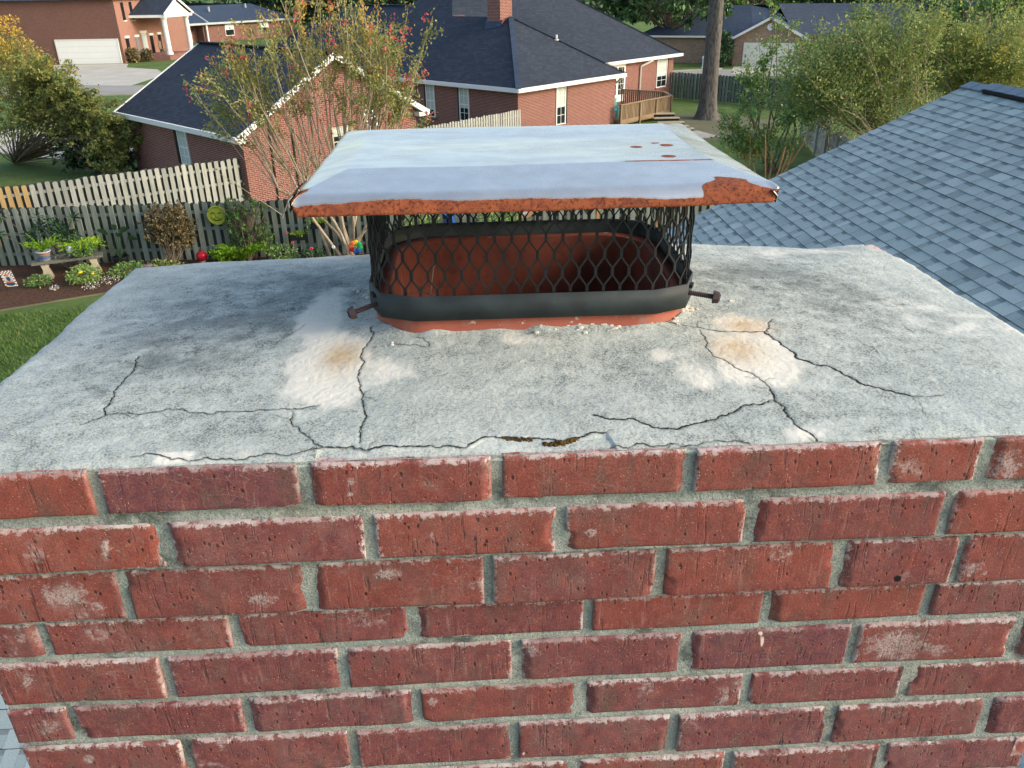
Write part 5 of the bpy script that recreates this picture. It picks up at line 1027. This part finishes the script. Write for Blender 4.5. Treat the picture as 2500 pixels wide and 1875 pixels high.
fan('crape_myrtle','yellow tinged crape myrtle above the roof ridge at the right edge',(19.3,30.2,0),cloud((1980,2290),([1980,2060,2120,2200,2290],[58,52,66,72,70]),([1980,2060,2120,2200,2290],[155,140,150,140,150]),30,44,.95),42,'lf_olive',(.2,.8),.05,'crape myrtles beyond the slate blue roof',120)
fan('crape_myrtle','darker low crape myrtle leaning over the grey side fence',(15.4,33.5,0),cloud((1690,1840),([1690,1760,1840],[165,120,90]),([1690,1760,1840],[255,250,230]),32.5,17,.9),43,'lf_green',(.1,.6),.07,'crape myrtles beyond the slate blue roof',56)
# slender trees in front of the far right house
rs=np.random.RandomState(10)
cl=[(yp(1640,100,34),.7),(yp(1668,35,34),.55),(yp(1660,-20,34),.5),(yp(1700,70,34),.6),(yp(1620,160,34),.8),(yp(1690,140,34),.8),(yp(1650,200,33.5),.8),(yp(1605,215,33.5),.55),(yp(1720,190,33.5),.7),(yp(1750,110,34),.6),(yp(1600,150,34),.5),(yp(1730,85,34),.5)]
fan('young_tree','slender green tree rising in front of the tan garage',(12.4,33.6,0),cl,51,'lf_green',(.2,.8),.065,None,46,'twig',.06,.2)
cl=[(yp(u_,v_,29),.6) for u_,v_ in [(1590,270),(1620,255),(1650,285),(1610,300),(1570,290),(1680,300),(1640,320),(1700,265),(1600,330),(1660,340),(1575,255),(1690,330)]]
fan('young_tree','low reddish stemmed tree on the lawn just above the chimney cap',(10.7,29.2,0),cl,52,'lf_green',(.05,.55),.05,None,46,'tanwood',.035,.1)
# --- pine trunk
pn=thing('pine_tree','huge straight grey pine trunk standing in bare soil','tree',(13.6,48.0,0));rs=np.random.RandomState(2)
V=[];Q=[];K=40;n=28
for i in range(K+1):
    z=14*(i/K)**1.25;r=.47+.26*math.exp(-z/.5)-.012*z
    for k in range(n):
        a=6.283*k/n;rr_=r*(1+.05*math.sin(a*5+z*.4)+.18*math.exp(-z/.4)*max(0,math.sin(a*4+1)))*(1+rs.uniform(-.02,.02));V.append((13.6-.012*z+rr_*math.cos(a),48.0+rr_*math.sin(a),z))
for i in range(K):
    for k in range(n): a=i*n+k;b=i*n+(k+1)%n;Q.append((a,b,b+n,a+n))
raw_mesh('trunk',np.array(V),np.array(Q),'pine',pn)
rs=np.random.RandomState(12);P=[]
for k in range(26):
    c=np.array([13.5,48,13.5])+rs.normal(size=3)*np.array([2.4,2.4,1.6]);P.append(c+rs.normal(size=(160,3))*.55)
    MB().tube(curve((13.45,48,12.5),c,.06,5,rs),[.09,.07,.05,.03,.01],5).build('branch','pine',pn,True)
P=np.concatenate(P);leaves('crown',P,.16,'lf_dark',pn,rs,rs.rand(len(P))*.8,.12)
# --- background trees
def big(label,x,y,h,w,seed,leaf='lf_dark',tint=(.1,.8),size=.24,per=150,z0=1.5,cat='tree'):
    rs=np.random.RandomState(seed);cl=[]
    for k in range(int(16+w*1.6)):
        d=rs.normal(size=3);d/=np.linalg.norm(d);zc=(z0+h)/2;q=rs.uniform(.5,1)**.5;cl.append((x+d[0]*w*q*.8,y+d[1]*w*q*.8,zc+d[2]*(h-z0)/2*q*.85,rs.uniform(.16,.27)*w+.3))
    return tree('broadleaf_tree',label,(x,y,0),cl,leaf,size,per,seed,.22,'twig','trees filling the background',tint=tint,hollow=.5,sprig=0)
big('large dark green tree behind the right end of the dark hipped roof',19.5,84,11,6.5,61,'lf_dark',(.25,1.),.24,120,2.2)
big('tall dark tree behind the hip of the brick house roof',9.5,86,12,6.5,62,'lf_dark',(.1,.85),.24,110,2.2)
big('broad bright green tree behind the pine trunk',33,106,12,8,63,'lf_green',(.1,.7),.28,80,2.)
big('dark tree over the left roof of the tan brick house',45,108,12,8,64,'lf_dark',(.1,.8),.28,80,2.)
big('deep green tree between the grey roofs at upper right',45,80,10,5.5,65,'lf_dark',(.2,.95),.22,120,1.5)
big('light green leafy tree above the olive crape myrtles',37.5,60,8.2,4.2,66,'lf_green',(.15,.75),.15,300,1.2)
big('wide green tree behind the crape myrtles at upper right',33,52,7.6,3.6,67,'lf_green',(.1,.65),.13,330,1.2)
big('dark background tree beyond the garage ridge',-17,152,11,8,68,'lf_dark',(.1,.9),.26,100,1.)
big('shaded tree behind the coral flowered crape myrtle',-8,108,11,8,69,'lf_dark',(.1,.8),.28,90,1.)
big('dark tree behind the far blue grey roof',-30,150,10,9,70,'lf_dark',(.05,.8),.34,60,1.)
big('dark tree at the far end of the blue grey roof',-14,140,11,9,71,'lf_dark',(.05,.8),.34,60,1.)
big('dark distant tree above the brick house ridge',0,120,12,8,72,'lf_dark',(.1,.8),.3,80,1.)
big('green street tree left of the two-storey house roof',-70,120,13,8,73,'lf_dark',(.1,.8),.3,70,1.5)
big('distant tree behind the tan brick house ridge',58,112,12,9,74,'lf_dark',(.05,.8),.3,70,1.5)
rs=np.random.RandomState(77);mb=MB();P=[]
for x in np.arange(-170,190,5.): P.append(np.array([x,178+rs.uniform(-8,8),0])+np.abs(rs.normal(size=(240,3)))*np.array([0,0,4.2])+rs.normal(size=(240,3))*np.array([4,4,.6]))
P=np.concatenate(P);P[:,2]=np.clip(P[:,2],.2,16);o=leaves('far_woods',P,.75,'lf_dark',None,rs,rs.rand(len(P))*.7);tag(o,'distant mass of dark woodland closing the view beyond the houses','woods',None,'stuff')
# small shrubs by the far houses
def bush(name,label,x,y,w,h,leaf,tint,seed,size=.09,n=900,cat='shrub',group=None,z=0,asp=.55):
    rs=np.random.RandomState(seed);root=thing(name,label,cat,(x,y,z),group);d=rs.normal(size=(n,3));d/=np.linalg.norm(d,axis=1)[:,None];r=rs.uniform(.5,1.05,n)[:,None];P=np.array([x,y,z+h*.5])+d*r*np.array([w/2,w/2,h/2])*(1+.14*np.sin(d[:,:1]*7+seed)*np.cos(d[:,1:2]*6));P[:,2]=np.maximum(P[:,2],z+.03)
    m=MB()
    for k in range(6): m.tube(curve((x+rs.normal()*.04,y+rs.normal()*.04,z),P[rs.randint(n)],.08,5,rs),[.02*w+.003,.015*w+.003,.012*w+.002,.008*w+.002,.004],5)
    m.build('stems','twig',root,True);leaves('foliage',P,size,leaf,root,rs,tint[0]+(tint[1]-tint[0])*rs.rand(n),asp,dirs=d*.7);return root
bush('shrub','rounded tan shrub against the pale front wall of the two-storey house',-35.3,93.6,1.5,1.5,'lf_brown',(.2,.9),1,.16,500)
bush('shrub','small brownish shrub beside the porch of the two-storey house',-34.2,94.6,1.3,1.3,'lf_brown',(.0,.7),2,.16,400)
bush('shrub','tall dark shrub at the left side of the tan garage',22.9,77.6,1.8,3.0,'lf_dark',(.1,.8),3,.16,900)
hyd=thing('water_standpipe','small white standpipe on the verge left of the pine trunk','standpipe',(20.9,76.5,0));MB().lathe((20.9,76.5,0),[(.001,0),(.16,0),(.16,.1),(.1,.15),(.1,.75),(.15,.8),(.13,1.0),(.001,1.05)],12).build('standpipe_body','white',hyd)

# ================================================================ GARDEN BED
def fern(name,label,x,y,z,n,L,leaf,seed,tint=(.3,.9),up=1.2,w=.05,pot=None,cat='plant',group=None,size=.028,arch=.7):
    rs=np.random.RandomState(seed);root=thing(name,label,cat,(x,y,z),group);zz_=z
    if pot:
        r,h,mt=pot;m=MB();m.lathe((x,y,z),[(.001,0),(r*.72,0),(r*.95,h*.9),(r*1.04,h*.9),(r*1.04,h),(r*.9,h),(r*.88,h*.93),(.001,h*.93)],18);po=m.build('pot',mt,root,True);zz_=z+h*.93
        if mt=='pot':
            for k in (.35,.72): MB().lathe((x,y,z),[(r*(.72+.23*k/.9)+.004,h*(k-.05)),(r*(.72+.23*k/.9)+.007,h*(k+.05))],18).build('pot_band','potband' if k>.5 else 'blue',po)
    P=[];D=[];st=MB()
    for k in range(n):
        a=rs.uniform(0,6.283);o=np.array([math.cos(a),math.sin(a),0]);up_=up*rs.uniform(.5,1.3);l=L*rs.uniform(.6,1.1);t=np.linspace(0,1,9)[:,None]
        d=o+np.array([0,0,up_]);d/=np.linalg.norm(d);q=np.array([x,y,zz_])+d*l*t-np.array([0,0,1])*l*arch*.5*t**2+o*l*.25*t**2;st.tube(list(q),list(np.linspace(.005,.002,9)),3,cap=False)
        m=int(16+10*L/.4);tt=rs.rand(m);i=np.minimum((tt*8).astype(int),7);c=q[i]+(q[i+1]-q[i])*((tt*8)-i)[:,None];wd=np.cross(d,[0,0,1.]);wd/=np.linalg.norm(wd);P.append(c+wd*(rs.uniform(-1,1,m)*w*(1.05-tt))[:,None]+rs.normal(size=(m,3))*.008);D.append(np.tile(d,(m,1)))
    st.build('stalks',leaf,root);P=np.concatenate(P);leaves('fronds',P,size,leaf,root,rs,tint[0]+(tint[1]-tint[0])*rs.rand(len(P)),.35,dirs=np.concatenate(D));return root
# concrete bench
b0=np.array([-12.05,22.2,0]);b1=np.array([-10.75,22.72,0]);bd=(b1-b0)/np.linalg.norm(b1-b0);bn=np.array([-bd[1],bd[0],0]);bc=(b0+b1)/2
bench=thing('garden_bench','mossy concrete garden bench with flared pale legs against the fence','bench',tuple(bc))
m=MB();m.box(bc+Z3*.475,(1.80,.40,.07),(bd,bn,Z3));sb=m.build('seat','driftwood',bench);bv=sb.modifiers.new('bevel','BEVEL');bv.width=.015;bv.segments=2
for c in (b0+bd*.12,b1-bd*.06):
    m=MB();pr=[(-.14,0),(-.13,.05),(-.085,.2),(-.075,.3),(-.11,.44)]
    for (w0,z0),(w1,z1) in zip(pr[:-1],pr[1:]):
        for sgn in (-1,1): m.poly([c+bd*w0+bn*.15*sgn+Z3*z0,c-bd*w0+bn*.15*sgn+Z3*z0,c-bd*w1+bn*.15*sgn+Z3*z1,c+bd*w1+bn*.15*sgn+Z3*z1][::-sgn])
        for sgn in (-1,1): m.poly([c+bd*w0*sgn+bn*.15+Z3*z0,c+bd*w0*sgn-bn*.15+Z3*z0,c+bd*w1*sgn-bn*.15+Z3*z1,c+bd*w1*sgn+bn*.15+Z3*z1])
    m.build('leg','stone',bench)
ba=lambda a,b,z=.51:tuple(bc+bd*a+bn*b+Z3*z)
fern('potted_fern','foxtail fern in a white patterned pot on the left end of the bench',*ba(-.55,.02),44,.66,'lf_lime',1,(.1,.7),1.6,.035,(.19,.27,'pot'),group=None,size=.03,arch=.55)
fern('potted_fern','bright lime fern spilling over the right end of the bench',*ba(.45,.12),80,.62,'lf_lime',2,(.3,1.),1.1,.07,(.15,.2,'blackpot'),size=.034,arch=.9)
bush('potted_plant','dark green trailing plant in front of the lime fern on the bench',*ba(.42,-.08)[:2],.75,.42,'lf_green',(.1,.6),4,.035,650,'plant',None,.5)
gl=thing('garden_globe','white glass globe ornament on the bench before the lime fern','ornament',ba(.12,-.06,.76));p=ba(.12,-.06,.74);MB().ball(p,.105,16).build('globe','glasswhite',gl,True);MB().lathe((p[0],p[1],.51),[(.05,0),(.03,.05),(.02,.14)],10).build('stake','dark',gl)
dw=thing('driftwood','gnarled grey driftwood piece lying in the middle of the bench','ornament',ba(-.1,.0));rs=np.random.RandomState(5);m=MB()
for k in range(5): a=np.array(ba(-.32+.1*k,.02));m.tube(curve(a,a+np.array([rs.uniform(.1,.3),rs.uniform(-.05,.1),rs.uniform(.05,.2)]),.15,6,rs),[.05,.065,.05,.06,.04,.02],7)
m.build('wood','driftwood',dw,True)
# dark palmate plant behind the bench
rs=np.random.RandomState(14);pl=thing('umbrella_plant','dark glossy umbrella plant behind the bench','plant',(-11.7,23.0,0));m=MB();P=[];D=[]
for k in range(22):
    e=np.array([-11.65+rs.normal()*.5,23.05+rs.uniform(-.25,.2),1.15+rs.uniform(-.45,.42)]);m.tube(curve((-11.6+rs.normal()*.05,23,0),e,.08,5,rs),[.015,.012,.01,.008,.005],4)
    for j in range(9): a=6.283*j/9;d=np.array([math.cos(a),.3*math.sin(a)-.3,math.sin(a)*.8-.15]);P.append(e+d*.13);D.append(d)
m.build('stems','twig',pl);
o=leaves('foliage',np.array(P),.15,'lf_dark',pl,rs,rs.rand(len(P))*.45,.22,dirs=np.array(D)*2)
fern('spider_plant','pale green spider plant hanging on the fence above the driftwood',-11.62,23.05,.98,22,.34,'lf_lime',5,(.0,.5),.4,.015,None,size=.03,arch=1.4)
# bird of paradise in a black pot
bp=thing('potted_plant','broad leaved plant in a black nursery pot, right of the bench','plant',(-10.25,23.15,0));x,y=-10.25,23.15
MB().lathe((x,y,0),[(.001,0),(.17,0),(.21,.26),(.23,.26),(.23,.3),(.19,.3),(.19,.26),(.001,.26)],18).build('pot','blackpot',bp)
for k,(dx,dz,l) in enumerate([(.3,.95,.42),(-.32,.9,.42),(.04,1.05,.36),(-.5,.55,.4),(.55,.72,.34),(.12,.8,.3)]):
    m=MB();q=curve((x,y,.25),(x+dx*.6,y-.03,.25+dz*.75),.05,5,rs);m.tube(q,[.014,.012,.01,.008,.006],5);m.build('stem','lf_dark',bp)
    a=np.array(q[-1]);d=np.array([dx,-.05,dz*.55-.1]);d/=np.linalg.norm(d);w=np.cross(d,[0,1.,.2]);m=MB();n=10;L=[];Rr=[]
    for i in range(n+1): t=i/n;r=.085*math.sin(math.pi*min(1,t*1.02))**.7;c=a+d*l*t-Z3*.16*t*t;L.append(c+w*r+Z3*.02);Rr.append(c-w*r+Z3*.02);
    for i in range(n): c0=a+d*l*i/n-Z3*.16*(i/n)**2;c1=a+d*l*(i+1)/n-Z3*.16*((i+1)/n)**2;m.poly([L[i],L[i+1],c1,c0],.35);m.poly([c0,c1,Rr[i+1],Rr[i]],.25)
    m.build('leaf','lf_dark',bp)
# big brown ball shrub
cl=[];rs=np.random.RandomState(15)
for k in range(34):
    d=rs.normal(size=3);d/=np.linalg.norm(d);q=rs.uniform(.4,1.);cl.append((-8.72+d[0]*.66*q,23.15+d[1]*.36*q,1.16+d[2]*.66*q,.30))
tree('ball_shrub','large round shrub with dry brown leaves in front of the fence',(-8.7,23.1,0),cl,'lf_brown',.034,3600,16,.05,'twig',cat='shrub',stems=3,tint=(.05,.9),hollow=.6)
# sun face plaque
sp_=thing('sun_plaque','round lime green sun face plaque hanging on the fence','plaque',(-7.38,23.38,1.36));c=np.array([-7.38,23.40,1.36])
m=MB();m.disc(c,.275,(0,-1,0),.04,32);m.build('disc','sunlime',sp_);m=MB();m.tube([c+np.array([.255*math.cos(a),-.03,.255*math.sin(a)]) for a in np.linspace(0,6.283,33)],.022,8);m.build('rim','sunlime',sp_,True)
m=MB();m.ball(c+np.array([0,-.03,-.02]),.035,10,sq=(.8,1,1.6));m.ball(c+np.array([-.1,-.025,-.06]),.06,10,sq=(1,.5,.9));m.ball(c+np.array([.1,-.025,-.06]),.06,10,sq=(1,.5,.9));m.build('face','sunlime',sp_,True)
m=MB();
for sx_ in (-1,1): m.tube([c+np.array([sx_*(.05+.1*t),-.035,.055+.03*math.sin(3.14*t)]) for t in np.linspace(0,1,7)],.012,6)
m.tube([c+np.array([.11*math.cos(a),-.035,-.06+.09*math.sin(a)]) for a in np.linspace(3.5,5.9,9)],.013,6);m.build('features','moss',sp_)
gb=thing('gazing_ball','glossy red gazing ball on the bed in front of the fence','ornament',(-7.9,23.05,0));MB().ball((-7.9,23.05,.27),.16,22).build('ball','red',gb,True);MB().lathe((-7.9,23.05,0),[(.1,0),(.07,.05),(.05,.15),(.09,.12)],12).build('stand','stone',gb)
# papyrus and climbing roses
for i,(x,z,L,lab) in enumerate([(-6.75,.05,.95,'tall feathery green papyrus clump right of the sun plaque'),(-7.2,.0,.6,'shorter grassy clump left of the papyrus')]): fern('grass_clump',lab,x,23.1,z,95,L*1.35,'lf_lime',30+i,(.0,.55),2.4,.03,None,size=.04,arch=.9)
cl=[(-6.6+rs.uniform(-.5,.6),23.25+rs.uniform(-.15,.1),rs.uniform(.6,1.75),.28) for _ in range(34)]
tree('rose_bush','thin climbing bush with dark leaves on the fence behind the papyrus',(-6.6,23.3,0),cl,'lf_green',.035,1100,17,.03,'twig',cat='shrub',stems=3,tint=(.0,.5))
for i,(u_,v_,lab) in enumerate([(645,500,'black wall planter with lime leaves, lower left of the pair'),(685,475,'black wall planter with lime leaves, upper right of the pair')]):
    p=yp(u_,v_+8,23.25);w=thing('wall_planter',lab,'planter',tuple(p));MB().box(p+np.array([0,.02,-.06]),(.42,.16,.16)).build('planter_box','blackpot',w);q=np.array([p[0],p[1],p[2]+.06])+np.random.RandomState(i).normal(size=(150,3))*np.array([.13,.06,.05]);leaves('foliage',q,.035,'lf_lime',w,np.random.RandomState(i+3),np.random.RandomState(i).rand(150)*.6+.2)
# pinwheel
pw=thing('pinwheel','multicoloured garden pinwheel left of the chimney cap','pinwheel',(-3.4,23.0,0));c=yp(768,533,22.9);MB().tube([(c[0],c[1]+.04,0),(c[0],c[1]+.04,c[2])],.012,8).build('stick','dark',pw)
for k,mt in enumerate(['yellow','green','green','blue','blue','red','orange','orange']):
    a=R(80-45*k);q=c+np.array([.13*math.cos(a),-.01*(k%2),.13*math.sin(a)]);MB().ball(q,.078,12,sq=(1,.35,1)).build('petal',mt,pw,True)
MB().disc(c+np.array([0,-.05,0]),.035,(0,-1,0),.03,12).build('hub','green',pw)
# garden flag
fg=thing('garden_flag','small garden flag with a checked border on the mulch, far left','flag',(-12.45,21.25,0));c=np.array([-12.43,21.2,.36]);tx=np.array([.96,.2,.0]);tz=np.array([-.10,-.12,.99]);tn=np.cross(tx,tz)
MB().box(c,(.30,.008,.46),(tx,tn,tz)).build('cloth','cream',fg)
m1,m2=MB(),MB();rs=np.random.RandomState(3)
for i in range(8):
    for j in range(12):
        if 1<=i<=6 and 1<=j<=7: continue
        if j<3 and 1<=i<=6: continue
        (m1 if (i+j)%2 else m2).box(c+tx*(-.131+.0375*i)+tz*(-.21+.0385*j)+tn*.0065*(-1 if tn[1]>0 else 1),(.036,.003,.037),(tx,tn,tz))
sgn=-1 if tn[1]>0 else 1
for mm,mt in ((m1,'white'),(m2,'rustleaf')): mm.build('checks',mt,fg)
def ell(cx,cz,w,h,mt,k=1):
    m=MB();pts=[c+tx*(cx+w*math.cos(a))+tz*(cz+h*math.sin(a))+tn*sgn*(.007+.002*k) for a in np.linspace(0,6.283,16,False)];m.poly(pts if sgn<0 else pts[::-1]);m.build('motif',mt,fg)
ell(0,-.15,.115,.06,'navy',1);ell(0,-.085,.10,.035,'orange',2);ell(-.05,-.02,.05,.08,'glasswhite',2);ell(.06,-.01,.045,.085,'pot',2);ell(0,.0,.05,.065,'navy',3);ell(0,.075,.035,.03,'stone',3);ell(0,.11,.045,.022,'orange',4)
m=MB();m.tube([c-tx*.17-tz*.36,c-tx*.17+tz*.24,c+tx*.16+tz*.24],.007,6);m.build('stand','dark',fg)
# low plants
bush('marigold','leafy green marigold clump with yellow flowers before the bench',-10.7,21.75,.95,.5,'lf_green',(.35,.85),21,.045,700,'plant')
mg=MB();
for u_,v_ in [(175,664/1.13),(200,591),(172,589)]: p=zp(u_,v_,.5);mg.ball(p,.045,8,sq=(1,1,.6))
tag(mg.build('marigold_flower','yellow'),'bright yellow marigold heads above the green clump','flower')
for i,(x,y,w,h,lf,lab) in enumerate([(-11.9,21.6,.7,.3,'lf_green','low dark green plant at the left foot of the bench'),(-9.7,22.3,1.2,.35,'lf_green','low green border plant right of the bench'),(-8.9,22.6,1.0,.3,'lf_olive','low olive border plant under the brown ball shrub'),(-10.0,21.6,.5,.22,'lf_white','small plant with dried pale flower heads near the crown edge'),(-10.35,21.2,.45,.2,'lf_white','patch of tiny pale blue flowers beside the marigolds'),(-12.9,20.6,.5,.4,'lf_lime','bright green leafy plant at the lower left edge'),(-5.6,23.0,.9,.6,'lf_green','green bush with pink blooms along the fence'),(-4.7,22.9,.8,.5,'lf_dark','dark leafy bush left of the pinwheel'),(-11.3,21.2,.3,.14,'lf_white','little cluster of pale blossoms on the mulch')]):
    bush('border_plant',lab,x,y,w,h,lf,(.05,.75),40+i,.04 if lf!='lf_white' else .022,int((500 if lf!='lf_white' else 110)*w+40),'plant')
for i,(u_,v_,mt,lab) in enumerate([(768,437,'red','x')][:0]): pass
rs=np.random.RandomState(33)
def flower(u_,v_,y,mt,lab,r=.05):
    p=yp(u_,v_,y);w=thing('flower',lab,'flower',(p[0],p[1],0));MB().tube([(p[0],p[1]+.01,0),tuple(p)],.008,5).build('stem','lf_green',w);m=MB()
    for k in range(6): a=k*1.047;m.ball(p+np.array([math.cos(a)*r*.6,-.01,math.sin(a)*r*.6]),r*.5,8)
    m.build('petals',mt,w,True)
flower(720,533,22.9,'white','single white bloom at the foot of the slanting myrtle stem');flower(673,537,22.9,'pink','deep pink bloom just above the crown edge');flower(620,503,23.2,'pink','pale pink bloom beside the wall planters',.04);flower(632,524,23.2,'pink','small pink bloom low on the fence',.045);flower(1197,478,22.9,'pink','hot pink bloom seen through the cap mesh')
# seen through the cap's mesh
bush('shrub','bright green shrub seen through the left of the cap mesh',-1.55,23.0,1.3,1.5,'lf_green',(.3,.8),51,.05,900);bush('shrub','bright green shrub seen through the middle of the cap mesh',.75,23.0,1.5,1.6,'lf_green',(.3,.8),52,.05,1100)
rp_=thing('wooden_plaque','round tan wooden plaque on the fence behind the mesh','plaque',(1.5,23.5,1.3));MB().disc((1.5,23.52,1.32),.3,(0,-1,0),.04,28).build('disc','tanwood',rp_);MB().disc((1.5,23.49,1.32),.2,(0,-1,0),.02,24).build('centre','pot',rp_)
for i,(u_,lab) in enumerate([(1235+56,'slim tan post by the fence, left one behind the mesh'),(1235+186,'slim tan post by the fence, right one behind the mesh')]):
    p=yp(u_,470,22.8);w=thing('garden_post',lab,'post',(p[0],p[1],0),'tan posts behind the mesh');MB().box((p[0],p[1],.75),(.07,.07,1.5)).build('post_shaft','tanwood',w);MB().box((p[0],p[1],1.515),(.1,.1,.03)).build('post_cap','tanwood',w)
bl=thing('hose_reel','blue hose reel on the fence seen through the mesh','hose',(-.7,23.35,1.2));MB().lathe((-.7,23.3,1.0),[(.2,0),(.12,.05),(.12,.2),(.2,.25)],16).build('reel','blue',bl);MB().box((-.7,23.42,1.1),(.1,.12,.3)).build('bracket','dark',bl)

# blades of grass on the strip of lawn beside the chimney
rs=np.random.RandomState(91);n=46000;X_=rs.uniform(-15,-4.5,n);Y_=rs.uniform(10.5,21.5,n);k=Y_<19.0+.24*np.maximum(X_+13.5,0);X_,Y_=X_[k],Y_[k]
h_=rs.uniform(.03,.085,len(X_))*(.7+.6*vnoise(X_*1.1,Y_*1.1,4));a_=rs.uniform(0,6.283,len(X_));P_=np.stack([X_,Y_,X_*0],1);w_=np.stack([np.cos(a_),np.sin(a_),0*a_],1)*.012;l_=np.stack([np.sin(a_)*h_*.5,-np.cos(a_)*h_*.5,h_],1)
V=np.stack([P_-w_,P_+w_,P_+l_+w_*.2,P_+l_-w_*.2],1).reshape(-1,3)
M['lf_grass']=mat_leaf('grass_blades',['#39521f','#4c6a2a','#60803a','#7c8c48','#a09860'],.3)
o=raw_mesh('grass_blades',V,np.arange(len(V)).reshape(-1,4),'lf_grass',None,None,False,{'tint':np.clip(.15+.45*vnoise(X_*.9,Y_*.9,7)+rs.normal(size=len(X_))*.16,0,1)});tag(o,'short rough grass on the strip of lawn beside the chimney','grass',None,'stuff')
